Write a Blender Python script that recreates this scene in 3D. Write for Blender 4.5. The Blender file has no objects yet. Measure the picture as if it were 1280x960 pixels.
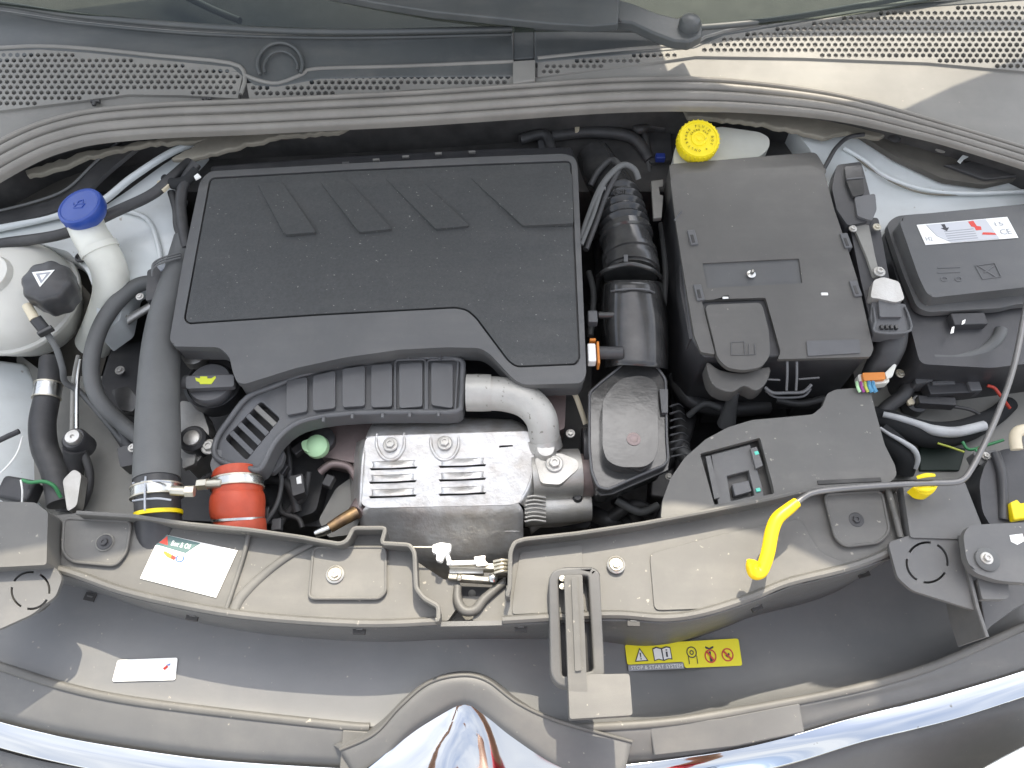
import bpy, bmesh, math, random
from mathutils import Vector, Matrix, Quaternion
from mathutils.geometry import delaunay_2d_cdt
R = math.radians
random.seed(4)
scene = bpy.context.scene
col = scene.collection

# ------------------------------------------------------------------ camera
CAM = Vector((0.0, -0.505, 1.85)); PITCH = R(62); FPX = 985.0
cd = bpy.data.cameras.new('camera'); cam = bpy.data.objects.new('camera', cd); col.objects.link(cam)
cam.location = CAM; cam.rotation_euler = (R(90) - PITCH, 0, 0)
cd.sensor_width = 36; cd.lens = 36 * FPX / 1280; cd.clip_start = 0.02; cd.clip_end = 400
scene.camera = cam

# ------------------------------------------------------------------ daylight
SUN_EL, SUN_AZ = R(56), R(8)          # azimuth measured from +Y towards +X
wd = bpy.data.worlds.new('World'); scene.world = wd; wd.use_nodes = True
nt = wd.node_tree; nt.nodes.clear()
sky = nt.nodes.new('ShaderNodeTexSky'); sky.sky_type = 'NISHITA'; sky.sun_disc = False
sky.sun_elevation = SUN_EL; sky.sun_rotation = SUN_AZ; sky.air_density = 1.0; sky.dust_density = 2.5; sky.ozone_density = 1.0
bg = nt.nodes.new('ShaderNodeBackground'); bg.inputs['Strength'].default_value = 0.15
wo = nt.nodes.new('ShaderNodeOutputWorld')
# thin broken cloud over the blue
tcw = nt.nodes.new('ShaderNodeTexCoord'); mpw = nt.nodes.new('ShaderNodeMapping'); mpw.inputs['Scale'].default_value = (1, 1, 2.2)
cn = nt.nodes.new('ShaderNodeTexNoise'); cn.inputs['Scale'].default_value = 2.1; cn.inputs['Detail'].default_value = 7; cn.inputs['Roughness'].default_value = .55
cr = nt.nodes.new('ShaderNodeMapRange'); cr.inputs['From Min'].default_value = .40; cr.inputs['From Max'].default_value = .60
h1_ = nt.nodes.new('ShaderNodeHueSaturation'); h1_.inputs['Saturation'].default_value = .62
h2_ = nt.nodes.new('ShaderNodeHueSaturation'); h2_.inputs['Saturation'].default_value = .10; h2_.inputs['Value'].default_value = 1.4
cm = nt.nodes.new('ShaderNodeMix'); cm.data_type = 'RGBA'
L_ = nt.links.new
L_(tcw.outputs['Generated'], mpw.inputs[0]); L_(mpw.outputs[0], cn.inputs['Vector']); L_(cn.outputs['Fac'], cr.inputs['Value'])
L_(sky.outputs[0], h1_.inputs['Color']); L_(sky.outputs[0], h2_.inputs['Color'])
L_(cr.outputs[0], cm.inputs['Factor']); L_(h1_.outputs[0], cm.inputs['A']); L_(h2_.outputs[0], cm.inputs['B'])
L_(cm.outputs['Result'], bg.inputs[0]); L_(bg.outputs[0], wo.inputs[0])
sl = bpy.data.lights.new('sun', 'SUN'); sun = bpy.data.objects.new('sun', sl); col.objects.link(sun)
sl.energy = 2.4; sl.angle = R(0.5); sl.color = (1.0, 0.90, 0.73)
sdir = Vector((math.sin(SUN_AZ) * math.cos(SUN_EL), math.cos(SUN_AZ) * math.cos(SUN_EL), math.sin(SUN_EL)))
sun.rotation_euler = sdir.to_track_quat('Z', 'Y').to_euler(); sun.location = (0.5, 3, 4)
vs = scene.view_settings
vs.view_transform = 'Standard'; vs.look = 'None'; vs.gamma = 1; vs.exposure = 1.47; vs.use_curve_mapping = False
scene.render.engine = 'CYCLES'
scene.cycles.max_bounces = 8; scene.cycles.transparent_max_bounces = 8
scene.cycles.use_denoising = True

# ------------------------------------------------------------------ helpers
_c, _s = math.cos(PITCH), math.sin(PITCH)
def P(px, py, z):
    """the point at height z that the photograph shows at (px, py)"""
    u = (px - 640) / FPX; v = (480 - py) / FPX
    d = Vector((u, _c + v * _s, -_s + v * _c))
    return CAM + d * ((z - CAM.z) / d.z)
def surf(obj, lift=0.0):
    """height of an already built sheet where the photograph shows (px, py)"""
    from mathutils.bvhtree import BVHTree
    b = BASE[obj.name]; me = obj.data
    tree = BVHTree.FromPolygons([v.co + b for v in me.vertices], [tuple(f.vertices) for f in me.polygons])
    def f(px, py):
        d = (P(px, py, 0) - CAM).normalized(); hit = tree.ray_cast(CAM, d)
        return (hit[0].z if hit[0] else .75) + lift
    return f
def planar(q, s, lift=0.0):
    """a flat plane laid through the corners of a sticker resting on the sheet s"""
    hs = [P(x, y, s(x, y)) for x, y in q]; c = sum(hs, Vector()) / 4
    n = ((hs[2] - hs[0]).cross(hs[1] - hs[3])).normalized(); n = n if n.z > 0 else -n
    def f(px, py):
        d = P(px, py, 0) - CAM; t = (c - CAM).dot(n) / d.dot(n)
        return (CAM + d * t).z + lift
    return f
def PPM(px, py, z):                   # metres per pixel about there
    return (P(px, py, z) - CAM).length / FPX
BASE = {}
def smooth_open(pts, n=8, closed=False):
    out = []; N = len(pts); dim = len(pts[0])
    if N < 3 and not closed: return [tuple(p) for p in pts]
    for i in range(N if closed else N - 1):
        if closed: p = [pts[(i + k - 1) % N] for k in range(4)]
        else: p = [pts[max(i - 1, 0)], pts[i], pts[i + 1], pts[min(i + 2, N - 1)]]
        for j in range(n):
            t = j / n
            out.append(tuple(0.5 * (2 * p[1][d] + (p[2][d] - p[0][d]) * t + (2 * p[0][d] - 5 * p[1][d] + 4 * p[2][d] - p[3][d]) * t * t
                       + (3 * p[1][d] - p[0][d] - 3 * p[2][d] + p[3][d]) * t ** 3) for d in range(dim)))
    if not closed: out.append(tuple(pts[-1]))
    return out
def rounded(pts, r=6, n=4):
    """round the corners of a pixel outline by r pixels"""
    out = []; N = len(pts)
    for i in range(N):
        a, b, c = Vector(pts[i - 1][:2]), Vector(pts[i][:2]), Vector(pts[(i + 1) % N][:2])
        la, lc = (a - b).length, (c - b).length
        rr = min(r, la * .45, lc * .45)
        if rr < .4: out.append(tuple(b)); continue
        p0 = b + (a - b).normalized() * rr; p2 = b + (c - b).normalized() * rr
        for k in range(n + 1):
            t = k / n; q = p0 * (1 - t) ** 2 + b * 2 * t * (1 - t) + p2 * t * t
            out.append((q.x, q.y))
    return out
def finish(name, verts, faces, mat, parent=None, bev=0, bseg=2, smooth=True, sharp=38, kind=None, sub=0):
    me = bpy.data.meshes.new(name)
    if parent is not None: base = BASE[parent.name]
    else:
        lo = Vector([min(v[i] for v in verts) for i in range(3)]); hi = Vector([max(v[i] for v in verts) for i in range(3)])
        base = Vector(((lo.x + hi.x) / 2, (lo.y + hi.y) / 2, lo.z))
    me.from_pydata([tuple(Vector(v) - base) for v in verts], [], faces)
    bm = bmesh.new(); bm.from_mesh(me)
    bmesh.ops.recalc_face_normals(bm, faces=bm.faces)
    for f in bm.faces: f.smooth = smooth
    if smooth and not bev:
        for e in bm.edges:
            if len(e.link_faces) == 2 and e.calc_face_angle(0) > R(sharp): e.smooth = False
    bm.to_mesh(me); bm.free()
    me.materials.append(mat)
    o = bpy.data.objects.new(name, me); col.objects.link(o)
    if parent is None: o.location = base
    else: o.parent = parent
    BASE[o.name] = base
    if bev:
        m = o.modifiers.new('edge', 'BEVEL'); m.width = bev; m.segments = bseg; m.limit_method = 'ANGLE'; m.angle_limit = R(34)
        m.harden_normals = True
    if sub:
        m = o.modifiers.new('round', 'SUBSURF'); m.levels = sub; m.render_levels = sub
    if kind: o['kind'] = kind
    return o
def tag(o, label, cat, group=None, kind=None):
    if kind: o['kind'] = kind
    if label: o['label'] = label
    if cat: o['category'] = cat
    if group: o['group'] = group
    return o
def thing(name, label, cat, at, group=None):
    o = bpy.data.objects.new(name, None); col.objects.link(o); o.empty_display_size = .03
    o.location = at; BASE[o.name] = Vector(at)
    return tag(o, label, cat, group)
def ev(z, px, py): return z(px, py) if callable(z) else z
def plate(name, mat, pts, z, th, holes=(), bev=.0015, parent=None, bseg=2, kind=None, rnd=0):
    """a plate: pixel outline (and holes) at height z, th thick, real edges all round"""
    if rnd: pts = rounded(pts, rnd)
    zz = {}
    loops = [[tuple(p) for p in pts]] + [[tuple(p) for p in h] for h in holes]
    loops = [lp if sum(lp[i - 1][0] * lp[i][1] - lp[i][0] * lp[i - 1][1] for i in range(len(lp))) > 0 else lp[::-1] for lp in loops]
    co = []; fc = []; zs = []
    for lp in loops:
        fc.append(list(range(len(co), len(co) + len(lp))))
        for p in lp:
            co.append(Vector(p[:2])); zs.append(p[2] if len(p) > 2 else None)
    v2, e2, f2, ov, oe, of = delaunay_2d_cdt(co, [], fc, 1, 1e-4)
    top = []
    for i, v in enumerate(v2):
        zv = zs[ov[i][0]] if ov[i] else None
        if zv is None: zv = ev(z, v.x, v.y) if z is not None else zs[0]
        top.append(P(v.x, v.y, zv))
    tris = [f for f, o in zip(f2, of) if o == [0]]
    n = len(top); cnt = {}
    for f in tris:
        for i in range(len(f)):
            a, b = f[i], f[(i + 1) % len(f)]
            cnt.setdefault((min(a, b), max(a, b)), []).append((a, b))
    verts = top + [v - Vector((0, 0, th)) for v in top]
    faces = [tuple(f) for f in tris] + [tuple(n + i for i in reversed(f)) for f in tris]
    for k, l in cnt.items():
        if len(l) == 1: a, b = l[0]; faces.append((b, a, a + n, b + n))
    used = sorted({i for f in faces for i in f}); mp = {u: i for i, u in enumerate(used)}
    verts = [verts[u] for u in used]; faces = [tuple(mp[i] for i in f) for f in faces]
    return finish(name, verts, faces, mat, parent, bev=bev, bseg=bseg, kind=kind)
def frames(W):
    fr = []; N = len(W); up = None
    for i in range(N):
        t = (W[min(i + 1, N - 1)] - W[max(i - 1, 0)]).normalized()
        if up is None:
            up = Vector((0, 0, 1)) if abs(t.z) < .9 else Vector((0, 1, 0))
        up = (up - t * up.dot(t)).normalized()
        fr.append((t, t.cross(up), up))
    return fr
def tube_w(name, mat, W, r, parent=None, seg=12, caps=True, kind=None, sq=1.0):
    fr = frames(W); verts = []; faces = []
    rr = r if isinstance(r, (list, tuple)) else [r] * len(W)
    for i, (p, (t, s, u)) in enumerate(zip(W, fr)):
        for k in range(seg):
            a = 2 * math.pi * k / seg
            verts.append(p + s * math.cos(a) * rr[i] + u * math.sin(a) * rr[i] * sq)
    for i in range(len(W) - 1):
        for k in range(seg):
            a = i * seg + k; b = i * seg + (k + 1) % seg
            faces.append((a, b, b + seg, a + seg))
    if caps:
        faces.append(tuple(range(seg))[::-1]); faces.append(tuple((len(W) - 1) * seg + k for k in range(seg)))
    return finish(name, verts, faces, mat, parent, kind=kind)
def tube(name, mat, pts, r, parent=None, seg=12, n=8, smooth=True, sq=1.0, caps=True):
    """pts: (px, py, z[, r])"""
    if isinstance(r, (int, float)): r = [r] * len(pts)
    q = [tuple(p[:3]) + (rr,) for p, rr in zip(pts, r)]
    if smooth: q = smooth_open(q, n)
    return tube_w(name, mat, [P(a, b, c) for a, b, c, _ in q], [x[3] for x in q], parent, seg, caps, sq=sq)
def sweep(name, mat, pts, prof, parent=None, n=6, closed_prof=True, bev=0, smooth=True, ws=None):
    """sweep the profile (across, up) in metres along the pixel path"""
    q = smooth_open(pts, n) if n > 1 else pts
    W = [P(*p[:3]) for p in q]; verts = []; faces = []; m = len(prof)
    for i, p in enumerate(W):
        t = (W[min(i + 1, len(W) - 1)] - W[max(i - 1, 0)]); t.z = 0; t.normalize()
        s = Vector((-t.y, t.x, 0))
        k_ = ws(q[i][0]) if ws else 1
        for a, h in prof: verts.append(p + s * a * k_ + Vector((0, 0, h * k_)))
    for i in range(len(W) - 1):
        for k in range(m if closed_prof else m - 1):
            a = i * m + k; b = i * m + (k + 1) % m
            faces.append((a, b, b + m, a + m))
    if closed_prof:
        faces.append(tuple(range(m))[::-1]); faces.append(tuple((len(W) - 1) * m + k for k in range(m)))
    return finish(name, verts, faces, mat, parent, bev=bev, smooth=smooth)
def rim(name, mat, pts, zt, zb, w=.006, parent=None, n=1):
    """an upright wall with a rolled top along a pixel path"""
    hw = w / 2; h = zb - zt
    prof = [(-hw * .6, h), (-hw * .6, -hw), (-hw, -hw * .4), (-hw * .8, hw * .5), (0, hw * .8), (hw * .8, hw * .5), (hw, -hw * .4), (hw * .6, -hw), (hw * .6, h)]
    return sweep(name, mat, [(p[0], p[1], zt) for p in pts], prof, parent, n=n)
def loft(name, mat, rows, parent=None, nu=40, nv=4, th=.003, smooth=True, z_off=0):
    """a curved sheet through rows of (px, py, z)"""
    RR = []
    for r in rows:
        d = smooth_open(r, 10); L = [0]
        for a, b in zip(d, d[1:]): L.append(L[-1] + math.hypot(a[0] - b[0], a[1] - b[1]))
        out = []
        j = 0
        for k in range(nu + 1):
            t = L[-1] * k / nu
            while j < len(L) - 2 and L[j + 1] < t: j += 1
            f = (t - L[j]) / max(L[j + 1] - L[j], 1e-9)
            out.append(tuple(d[j][c] + (d[j + 1][c] - d[j][c]) * f for c in range(3)))
        RR.append(out)
    cols = [smooth_open([r[k] for r in RR], nv) if len(RR) > 2 else [RR[0][k], RR[1][k]] for k in range(nu + 1)]
    m = len(cols[0]); verts = []; faces = []
    for c in cols:
        for p in c: verts.append(P(*p) + Vector((0, 0, z_off)))
    for i in range(nu):
        for k in range(m - 1):
            a = i * m + k; faces.append((a, a + 1, a + m + 1, a + m))
    o = finish(name, verts, faces, mat, parent)
    # make the normals face up, then give the sheet its thickness
    me = o.data; zsum = sum(p.normal.z * p.area for p in me.polygons)
    if zsum < 0: me.flip_normals()
    if th:
        s = o.modifiers.new('thick', 'SOLIDIFY'); s.thickness = th; s.offset = -1
    return o
def lathe_mesh(name, prof, seg=28, mat=None, sharp=38):
    """profile (radius, height) about +Z at the origin"""
    me = bpy.data.meshes.new(name); verts = []; faces = []
    for r, h in prof:
        for k in range(seg):
            a = 2 * math.pi * k / seg; verts.append((r * math.cos(a), r * math.sin(a), h))
    for i in range(len(prof) - 1):
        for k in range(seg):
            a = i * seg + k; b = i * seg + (k + 1) % seg; faces.append((a, b, b + seg, a + seg))
    if prof[0][0] > 1e-6: faces.append(tuple(range(seg))[::-1])
    if prof[-1][0] > 1e-6: faces.append(tuple((len(prof) - 1) * seg + k for k in range(seg)))
    me.from_pydata(verts, [], faces)
    bm = bmesh.new(); bm.from_mesh(me); bmesh.ops.remove_doubles(bm, verts=bm.verts, dist=1e-6)
    bmesh.ops.recalc_face_normals(bm, faces=bm.faces)
    for f in bm.faces: f.smooth = True
    for e in bm.edges:
        if len(e.link_faces) == 2 and e.calc_face_angle(0) > R(sharp): e.smooth = False
    bm.to_mesh(me); bm.free()
    if mat: me.materials.append(mat)
    return me
def put(me, name, loc, parent=None, axis=(0, 0, 1), roll=0, scale=1):
    o = bpy.data.objects.new(name, me); col.objects.link(o)
    q = Vector(axis).to_track_quat('Z', 'Y') @ Quaternion((0, 0, 1), roll)
    o.rotation_mode = 'QUATERNION'; o.rotation_quaternion = q
    o.scale = (scale,) * 3 if not isinstance(scale, tuple) else scale
    if parent is not None: o.parent = parent; o.location = Vector(loc) - BASE[parent.name]
    else: o.location = loc
    BASE[o.name] = Vector(loc)
    return o
def lathe(name, mat, loc, prof, parent=None, axis=(0, 0, 1), seg=28, roll=0, scale=1):
    if parent is not None and parent.rotation_mode == 'QUATERNION': raise RuntimeError('nest under unrotated parents')
    return put(lathe_mesh(name, prof, seg, mat), name, loc, parent, axis, roll, scale)
def block(name, mat, px, py, z, sx, sy, sz, rot=0, parent=None, bev=.0015, tilt=0, roll=0, bseg=2):
    """box whose top centre sits at the pixel, sx/sy/sz in metres, rot in degrees clockwise in the picture"""
    c = P(px, py, z); M = Matrix.Rotation(R(-rot), 4, 'Z') @ Matrix.Rotation(R(tilt), 4, 'X') @ Matrix.Rotation(R(roll), 4, 'Y')
    vs_ = [c + (M @ Vector((x * sx / 2, y * sy / 2, h))) for h in (0, -sz) for x, y in ((-1, -1), (1, -1), (1, 1), (-1, 1))]
    fs = [(0, 1, 2, 3), (7, 6, 5, 4), (0, 4, 5, 1), (1, 5, 6, 2), (2, 6, 7, 3), (3, 7, 4, 0)]
    return finish(name, vs_, fs, mat, parent, bev=bev, bseg=bseg)
def cyl(name, mat, a, b, r, parent=None, seg=20, r2=None):
    """cylinder between two (px,py,z)"""
    return tube_w(name, mat, [P(*a), P(*b)], [r, r2 if r2 else r], parent, seg)
def ragged(pts, j=1.6, step=7):
    rr = random.Random(11); out = []
    for i in range(len(pts)):
        a, b = Vector(pts[i - 1][:2]), Vector(pts[i][:2]); n = max(1, int((b - a).length / step))
        for k in range(n):
            q = a.lerp(b, k / n); out.append((q.x + rr.uniform(-j, j) * .5, q.y + rr.uniform(-j, j)))
    return out
def px_circle(cx, cy, r, n=24, ky=1.0, a0=0, a1=360):
    full = a1 - a0 >= 360
    return [(cx + r * math.cos(R(a0 + (a1 - a0) * k / (n if full else n - 1))), cy + ky * r * math.sin(R(a0 + (a1 - a0) * k / (n if full else n - 1)))) for k in range(n)]
def quadmap(q):
    """(u, v) in 0..1 on a sticker to pixels; corners: top left, top right, bottom right, bottom left"""
    def f(u, v):
        return tuple(q[0][i] * (1 - u) * (1 - v) + q[1][i] * u * (1 - v) + q[2][i] * u * v + q[3][i] * (1 - u) * v for i in range(2))
    return f
def print_on(name, mat, pts, z, parent, lift=.0004, holes=()):
    return plate(name, mat, pts, (lambda x, y: ev(z, x, y) + lift), .0003, holes=holes, bev=0, parent=parent)
def text_on(name, s, q, z, mat, parent, u0, v0, u1, v1, lift=.0005, th=.0003):
    """flat lettering fitted into u0..u1, v0..v1 of the sticker map q"""
    cu = bpy.data.curves.new('t', 'FONT'); cu.body = s; cu.size = 1; cu.resolution_u = 2
    ob = bpy.data.objects.new('t', cu); col.objects.link(ob)
    dg = bpy.context.evaluated_depsgraph_get(); me = bpy.data.meshes.new_from_object(ob.evaluated_get(dg))
    bpy.data.objects.remove(ob)
    xs = [v.co.x for v in me.vertices]; ys = [v.co.y for v in me.vertices]
    x0, x1, y0, y1 = min(xs), max(xs), min(ys), max(ys)
    verts = []
    for v in me.vertices:
        u = u0 + (v.co.x - x0) / (x1 - x0) * (u1 - u0); w = v1 + (v.co.y - y0) / (y1 - y0) * (v0 - v1)
        a, b = q(u, w); verts.append(P(a, b, ev(z, a, b) + lift))
    faces = [tuple(p.vertices) for p in me.polygons]
    bpy.data.meshes.remove(me)
    return finish(name, verts, faces, mat, parent, smooth=False)

# ------------------------------------------------------------------ materials
def material(name, colr, rough=.5, metal=0.0, bump=0.0, bscale=900.0, spots=None, mott=0.0, mscale=18.0, coat=0.0, spec=.5, rvar=0.0, bump2=0.0, b2scale=30.0, trans=0.0, sss=0.0, c2=None, grime=0.0):
    m = bpy.data.materials.new(name); m.use_nodes = True; n = m.node_tree.nodes; L = m.node_tree.links
    b = n['Principled BSDF']
    b.inputs['Roughness'].default_value = rough; b.inputs['Metallic'].default_value = metal
    b.inputs['Specular IOR Level'].default_value = spec
    b.inputs['Coat Weight'].default_value = coat; b.inputs['Coat Roughness'].default_value = .08
    if trans: b.inputs['Transmission Weight'].default_value = trans
    if sss: b.inputs['Subsurface Weight'].default_value = sss; b.inputs['Subsurface Radius'].default_value = (.01, .01, .008); b.inputs['Subsurface Scale'].default_value = 1
    tc = n.new('ShaderNodeTexCoord')
    def noise(sc, det=3, rgh=.55):
        t = n.new('ShaderNodeTexNoise'); t.inputs['Scale'].default_value = sc; t.inputs['Detail'].default_value = det; t.inputs['Roughness'].default_value = rgh
        L.new(tc.outputs['Object'], t.inputs['Vector']); return t
    def ramp(src, a, c):
        r = n.new('ShaderNodeMapRange'); r.inputs['From Min'].default_value = a; r.inputs['From Max'].default_value = c; L.new(src, r.inputs['Value']); return r.outputs[0]
    out = None
    rgb = n.new('ShaderNodeRGB'); rgb.outputs[0].default_value = (*colr, 1); out = rgb.outputs[0]
    if mott:
        t = noise(mscale, 5, .6); mx = n.new('ShaderNodeMix'); mx.data_type = 'RGBA'
        L.new(ramp(t.outputs['Fac'], .34, .68), mx.inputs['Factor']); L.new(out, mx.inputs['A'])
        mx.inputs['B'].default_value = (*(c2 if c2 else tuple(min(1, x * (1 + mott)) for x in colr)), 1); out = mx.outputs['Result']
    if spots:
        sc, lo, scol = spots
        t = noise(sc, 2, .5); mx = n.new('ShaderNodeMix'); mx.data_type = 'RGBA'
        L.new(ramp(t.outputs['Fac'], lo, lo + .05), mx.inputs['Factor']); L.new(out, mx.inputs['A'])
        mx.inputs['B'].default_value = (*scol, 1); out = mx.outputs['Result']
    if grime:       # settled dust in uneven patches and faint wiped streaks
        t = noise(5.5, 9, .72); t2 = n.new('ShaderNodeTexNoise'); t2.inputs['Scale'].default_value = 26; t2.inputs['Detail'].default_value = 6
        mp = n.new('ShaderNodeMapping'); mp.inputs['Scale'].default_value = (.25, 1.6, 1); mp.inputs['Rotation'].default_value = (0, 0, .5)
        L.new(tc.outputs['Object'], mp.inputs[0]); L.new(mp.outputs[0], t2.inputs['Vector'])
        ad = n.new('ShaderNodeMath'); ad.operation = 'MULTIPLY'; L.new(ramp(t.outputs['Fac'], .42, .66), ad.inputs[0]); L.new(ramp(t2.outputs['Fac'], .30, .72), ad.inputs[1])
        mu = n.new('ShaderNodeMath'); mu.operation = 'MULTIPLY'; mu.inputs[1].default_value = grime; L.new(ad.outputs[0], mu.inputs[0])
        mx = n.new('ShaderNodeMix'); mx.data_type = 'RGBA'; L.new(mu.outputs[0], mx.inputs['Factor']); L.new(out, mx.inputs['A']); mx.inputs['B'].default_value = (.34, .32, .28, 1); out = mx.outputs['Result']
    L.new(out, b.inputs['Base Color'])
    if rvar:
        t = noise(9, 5, .65); r = n.new('ShaderNodeMapRange'); L.new(t.outputs['Fac'], r.inputs['Value'])
        r.inputs['From Min'].default_value = .3; r.inputs['From Max'].default_value = .7
        r.inputs['To Min'].default_value = max(.02, rough - rvar); r.inputs['To Max'].default_value = min(1, rough + rvar); L.new(r.outputs[0], b.inputs['Roughness'])
    prev = None
    for bs, sc, dist in ((bump, bscale, .0004), (bump2, b2scale, .004)):
        if bs:
            t = noise(sc, 3, .6); bp = n.new('ShaderNodeBump'); bp.inputs['Strength'].default_value = bs; bp.inputs['Distance'].default_value = dist
            L.new(t.outputs['Fac'], bp.inputs['Height'])
            if prev: L.new(prev, bp.inputs['Normal'])
            prev = bp.outputs[0]
    if prev: L.new(prev, b.inputs['Normal'])
    return m
DUST = (.30, .28, .24)
M = {}
M['panel'] = material('front trim plastic', (.108, .108, .106), .5, bump=.5, bscale=1400, mott=.2, mscale=7, spots=(130, .73, DUST), rvar=.08, grime=.22)
M['trough'] = material('shade lifted trim plastic', (.150, .152, .152), .5, bump=.5, bscale=1400, mott=.12, mscale=7, spots=(130, .73, DUST), rvar=.08, grime=.22)  # front trim plastic, lightened in colour to offset the shade it lies in
M['deck'] = material('radiator deck plastic', (.100, .098, .091), .50, bump=.5, bscale=1400, mott=.25, mscale=9, spots=(110, .71, DUST), rvar=.08, grime=.25)
M['cowl'] = material('cowl plastic', (.175, .170, .155), .55, bump=.5, bscale=1200, mott=.3, mscale=6, spots=(90, .74, DUST), rvar=.08, grime=.3)
M['cover'] = material('engine cover plastic', (.080, .081, .081), .46, bump=.5, bscale=1500, mott=.2, mscale=9, rvar=.08, grime=.16, spots=(150, .75, DUST))
M['coverpad'] = material('engine cover grained pad', (.044, .046, .046), .58, bump=.9, bscale=900, mott=.28, mscale=240, spots=(230, .71, (.22, .22, .20)), rvar=.1, grime=.06)
M['duct'] = material('duct plastic', (.095, .096, .098), .42, bump=.3, bscale=900, mott=.2, rvar=.08)
M['batt'] = material('battery cover plastic', (.085, .082, .076), .5, bump=.4, bscale=1200, mott=.2, mscale=8, rvar=.08, spots=(140, .75, DUST), grime=.16)
M['black'] = material('black plastic', (.034, .034, .036), .42, bump=.3, bscale=700, mott=.4, rvar=.1, grime=.12)
M['gloss'] = material('glossy black plastic', (.030, .030, .030), .16, mott=.6, mscale=30, rvar=.07, bump2=.05, b2scale=60, grime=.12)
M['hollow'] = material('hollow shade black', (.032, .031, .030), .65, mott=.8, mscale=25, grime=.15)  # near-black that puts the shade of gaps and hollows into the colour
M['rubber'] = material('black rubber', (.030, .030, .031), .5, bump=.4, bscale=400, mott=.5, mscale=25, rvar=.1, grime=.15)
M['greyrub'] = material('grey rubber hose', (.10, .102, .100), .55, bump=.5, bscale=500, mott=.2, mscale=20, rvar=.06)
M['seal'] = material('weather seal rubber', (.185, .174, .154), .42, bump=.4, bscale=700, mott=.3, mscale=12, rvar=.1, grime=.25)
M['white'] = material('white car paint', (.66, .69, .68), .35, mott=.08, mscale=5, coat=.4, spots=(60, .72, (.40, .38, .33)), rvar=.08, grime=.35)
M['milk'] = material('milky plastic', (.64, .64, .57), .38, mott=.10, mscale=14, sss=.25, rvar=.05, grime=.25)
M['tank'] = material('cloudy tank plastic', (.56, .55, .50), .4, mott=.2, mscale=11, sss=.3, rvar=.08, bump2=.15, b2scale=14, grime=.3)
M['under'] = material('dusty painted metal', (.21, .205, .185), .6, mott=.35, mscale=10, rvar=.1, bump=.3)
M['blue'] = material('blue cap plastic', (.018, .055, .27), .38, mott=.2, rvar=.06, grime=.1)
M['bluebit'] = material('blue clip plastic', (.02, .04, .22), .4)
M['yellow'] = material('yellow plastic', (.86, .66, .005), .4, mott=.08, rvar=.05)
M['capyellow'] = material('yellow cap plastic', (.82, .66, .012), .42, mott=.10, rvar=.05, spots=(160, .70, (.45, .36, .06)))
M['gripyellow'] = material('yellow rubber grip', (.82, .56, .006), .42, mott=.15, mscale=40, rvar=.06, spots=(120, .70, (.40, .28, .05)))
M['amber'] = material('orange plastic', (.62, .20, .02), .45, grime=.15)
M['red'] = material('red silicone', (.42, .055, .020), .45, mott=.4, mscale=25, bump=.3, bscale=500, rvar=.08, grime=.12)
M['green'] = material('pale green plastic', (.42, .66, .38), .45, mott=.15, grime=.1)
M['shield'] = material('heat shield aluminium', (.72, .72, .71), .45, .70, mott=.5, mscale=30, c2=(.52, .49, .45), rvar=.10, bump2=.34, b2scale=75, bump=.5, bscale=260, grime=.18)
M['cast'] = material('cast aluminium', (.58, .57, .54), .48, .75, bump=.9, bscale=380, mott=.3, mscale=20, c2=(.42, .40, .36), rvar=.1)
M['elbow'] = material('sprayed aluminium', (.40, .39, .36), .5, .35, bump=.9, bscale=320, mott=.25, spots=(120, .66, (.25, .24, .21)), rvar=.1)
M['steel'] = material('bright steel', (.52, .52, .50), .28, 1.0, mott=.3, rvar=.1)
M['zinc'] = material('zinc plated steel', (.50, .47, .39), .38, .85, mott=.3, mscale=40, bump=.4, rvar=.1)
M['rod'] = material('prop rod steel', (.19, .185, .18), .38, .6, mott=.2, rvar=.08)
M['bronze'] = material('bronze heated steel', (.42, .27, .13), .4, .8, mott=.5, c2=(.20, .13, .09), mscale=60)
M['pinkmetal'] = material('dull brown steel', (.24, .19, .18), .5, .5, mott=.4, bump=.5)
M['chrome'] = material('chrome trim', (.60, .62, .64), .04, 1.0, spots=(70, .74, (.35, .33, .30)), rvar=.03)
M['wiper'] = material('wiper paint', (.064, .070, .071), .45, mott=.15, rvar=.08, grime=.2)
M['paper'] = material('white sticker', (.86, .86, .82), .45, mott=.03)
M['papergrey'] = material('grey sticker print', (.40, .42, .45), .45)
M['inkteal'] = material('teal sticker print', (.10, .17, .16), .45)
M['ink'] = material('dark sticker ink', (.03, .03, .035), .45)
M['inkgrey'] = material('grey sticker ink', (.32, .33, .35), .45)
M['inkred'] = material('red sticker ink', (.62, .05, .03), .45)
M['inkblue'] = material('blue sticker ink', (.10, .18, .50), .45)
M['inkorange'] = material('orange sticker ink', (.85, .25, .03), .45)
M['stickyellow'] = material('yellow sticker', (.90, .80, .01), .45)
M['foam'] = material('white foam tape', (.45, .46, .46), .75, bump=.8, bscale=300, mott=.3, grime=.3)
M['cloth'] = material('black cloth wrap', (.018, .019, .020), .9, bump=.9, bscale=500)
M['cream'] = material('cream plastic', (.62, .55, .40), .45)
M['wirered'] = material('red wire', (.45, .05, .03), .45)
M['wiregreen'] = material('green wire', (.04, .22, .08), .45)
M['wireyg'] = material('yellow green wire', (.45, .50, .08), .45)
M['wireorange'] = material('copper red wire', (.40, .13, .06), .45)
M['cyan'] = material('light blue plastic', (.08, .26, .42), .45)
M['violet'] = material('violet plastic', (.30, .05, .25), .4)
M['dash'] = material('dashboard plastic', (.13, .12, .085), .7, mott=.2)
M['pocket'] = material('dusty dark metal', (.075, .070, .060), .6, mott=.5, mscale=14, rvar=.1, bump=.3)
M['felt'] = material('soft cowl insulation', (.19, .175, .14), .85, bump=.8, bscale=250, mott=.45, mscale=14)
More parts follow.
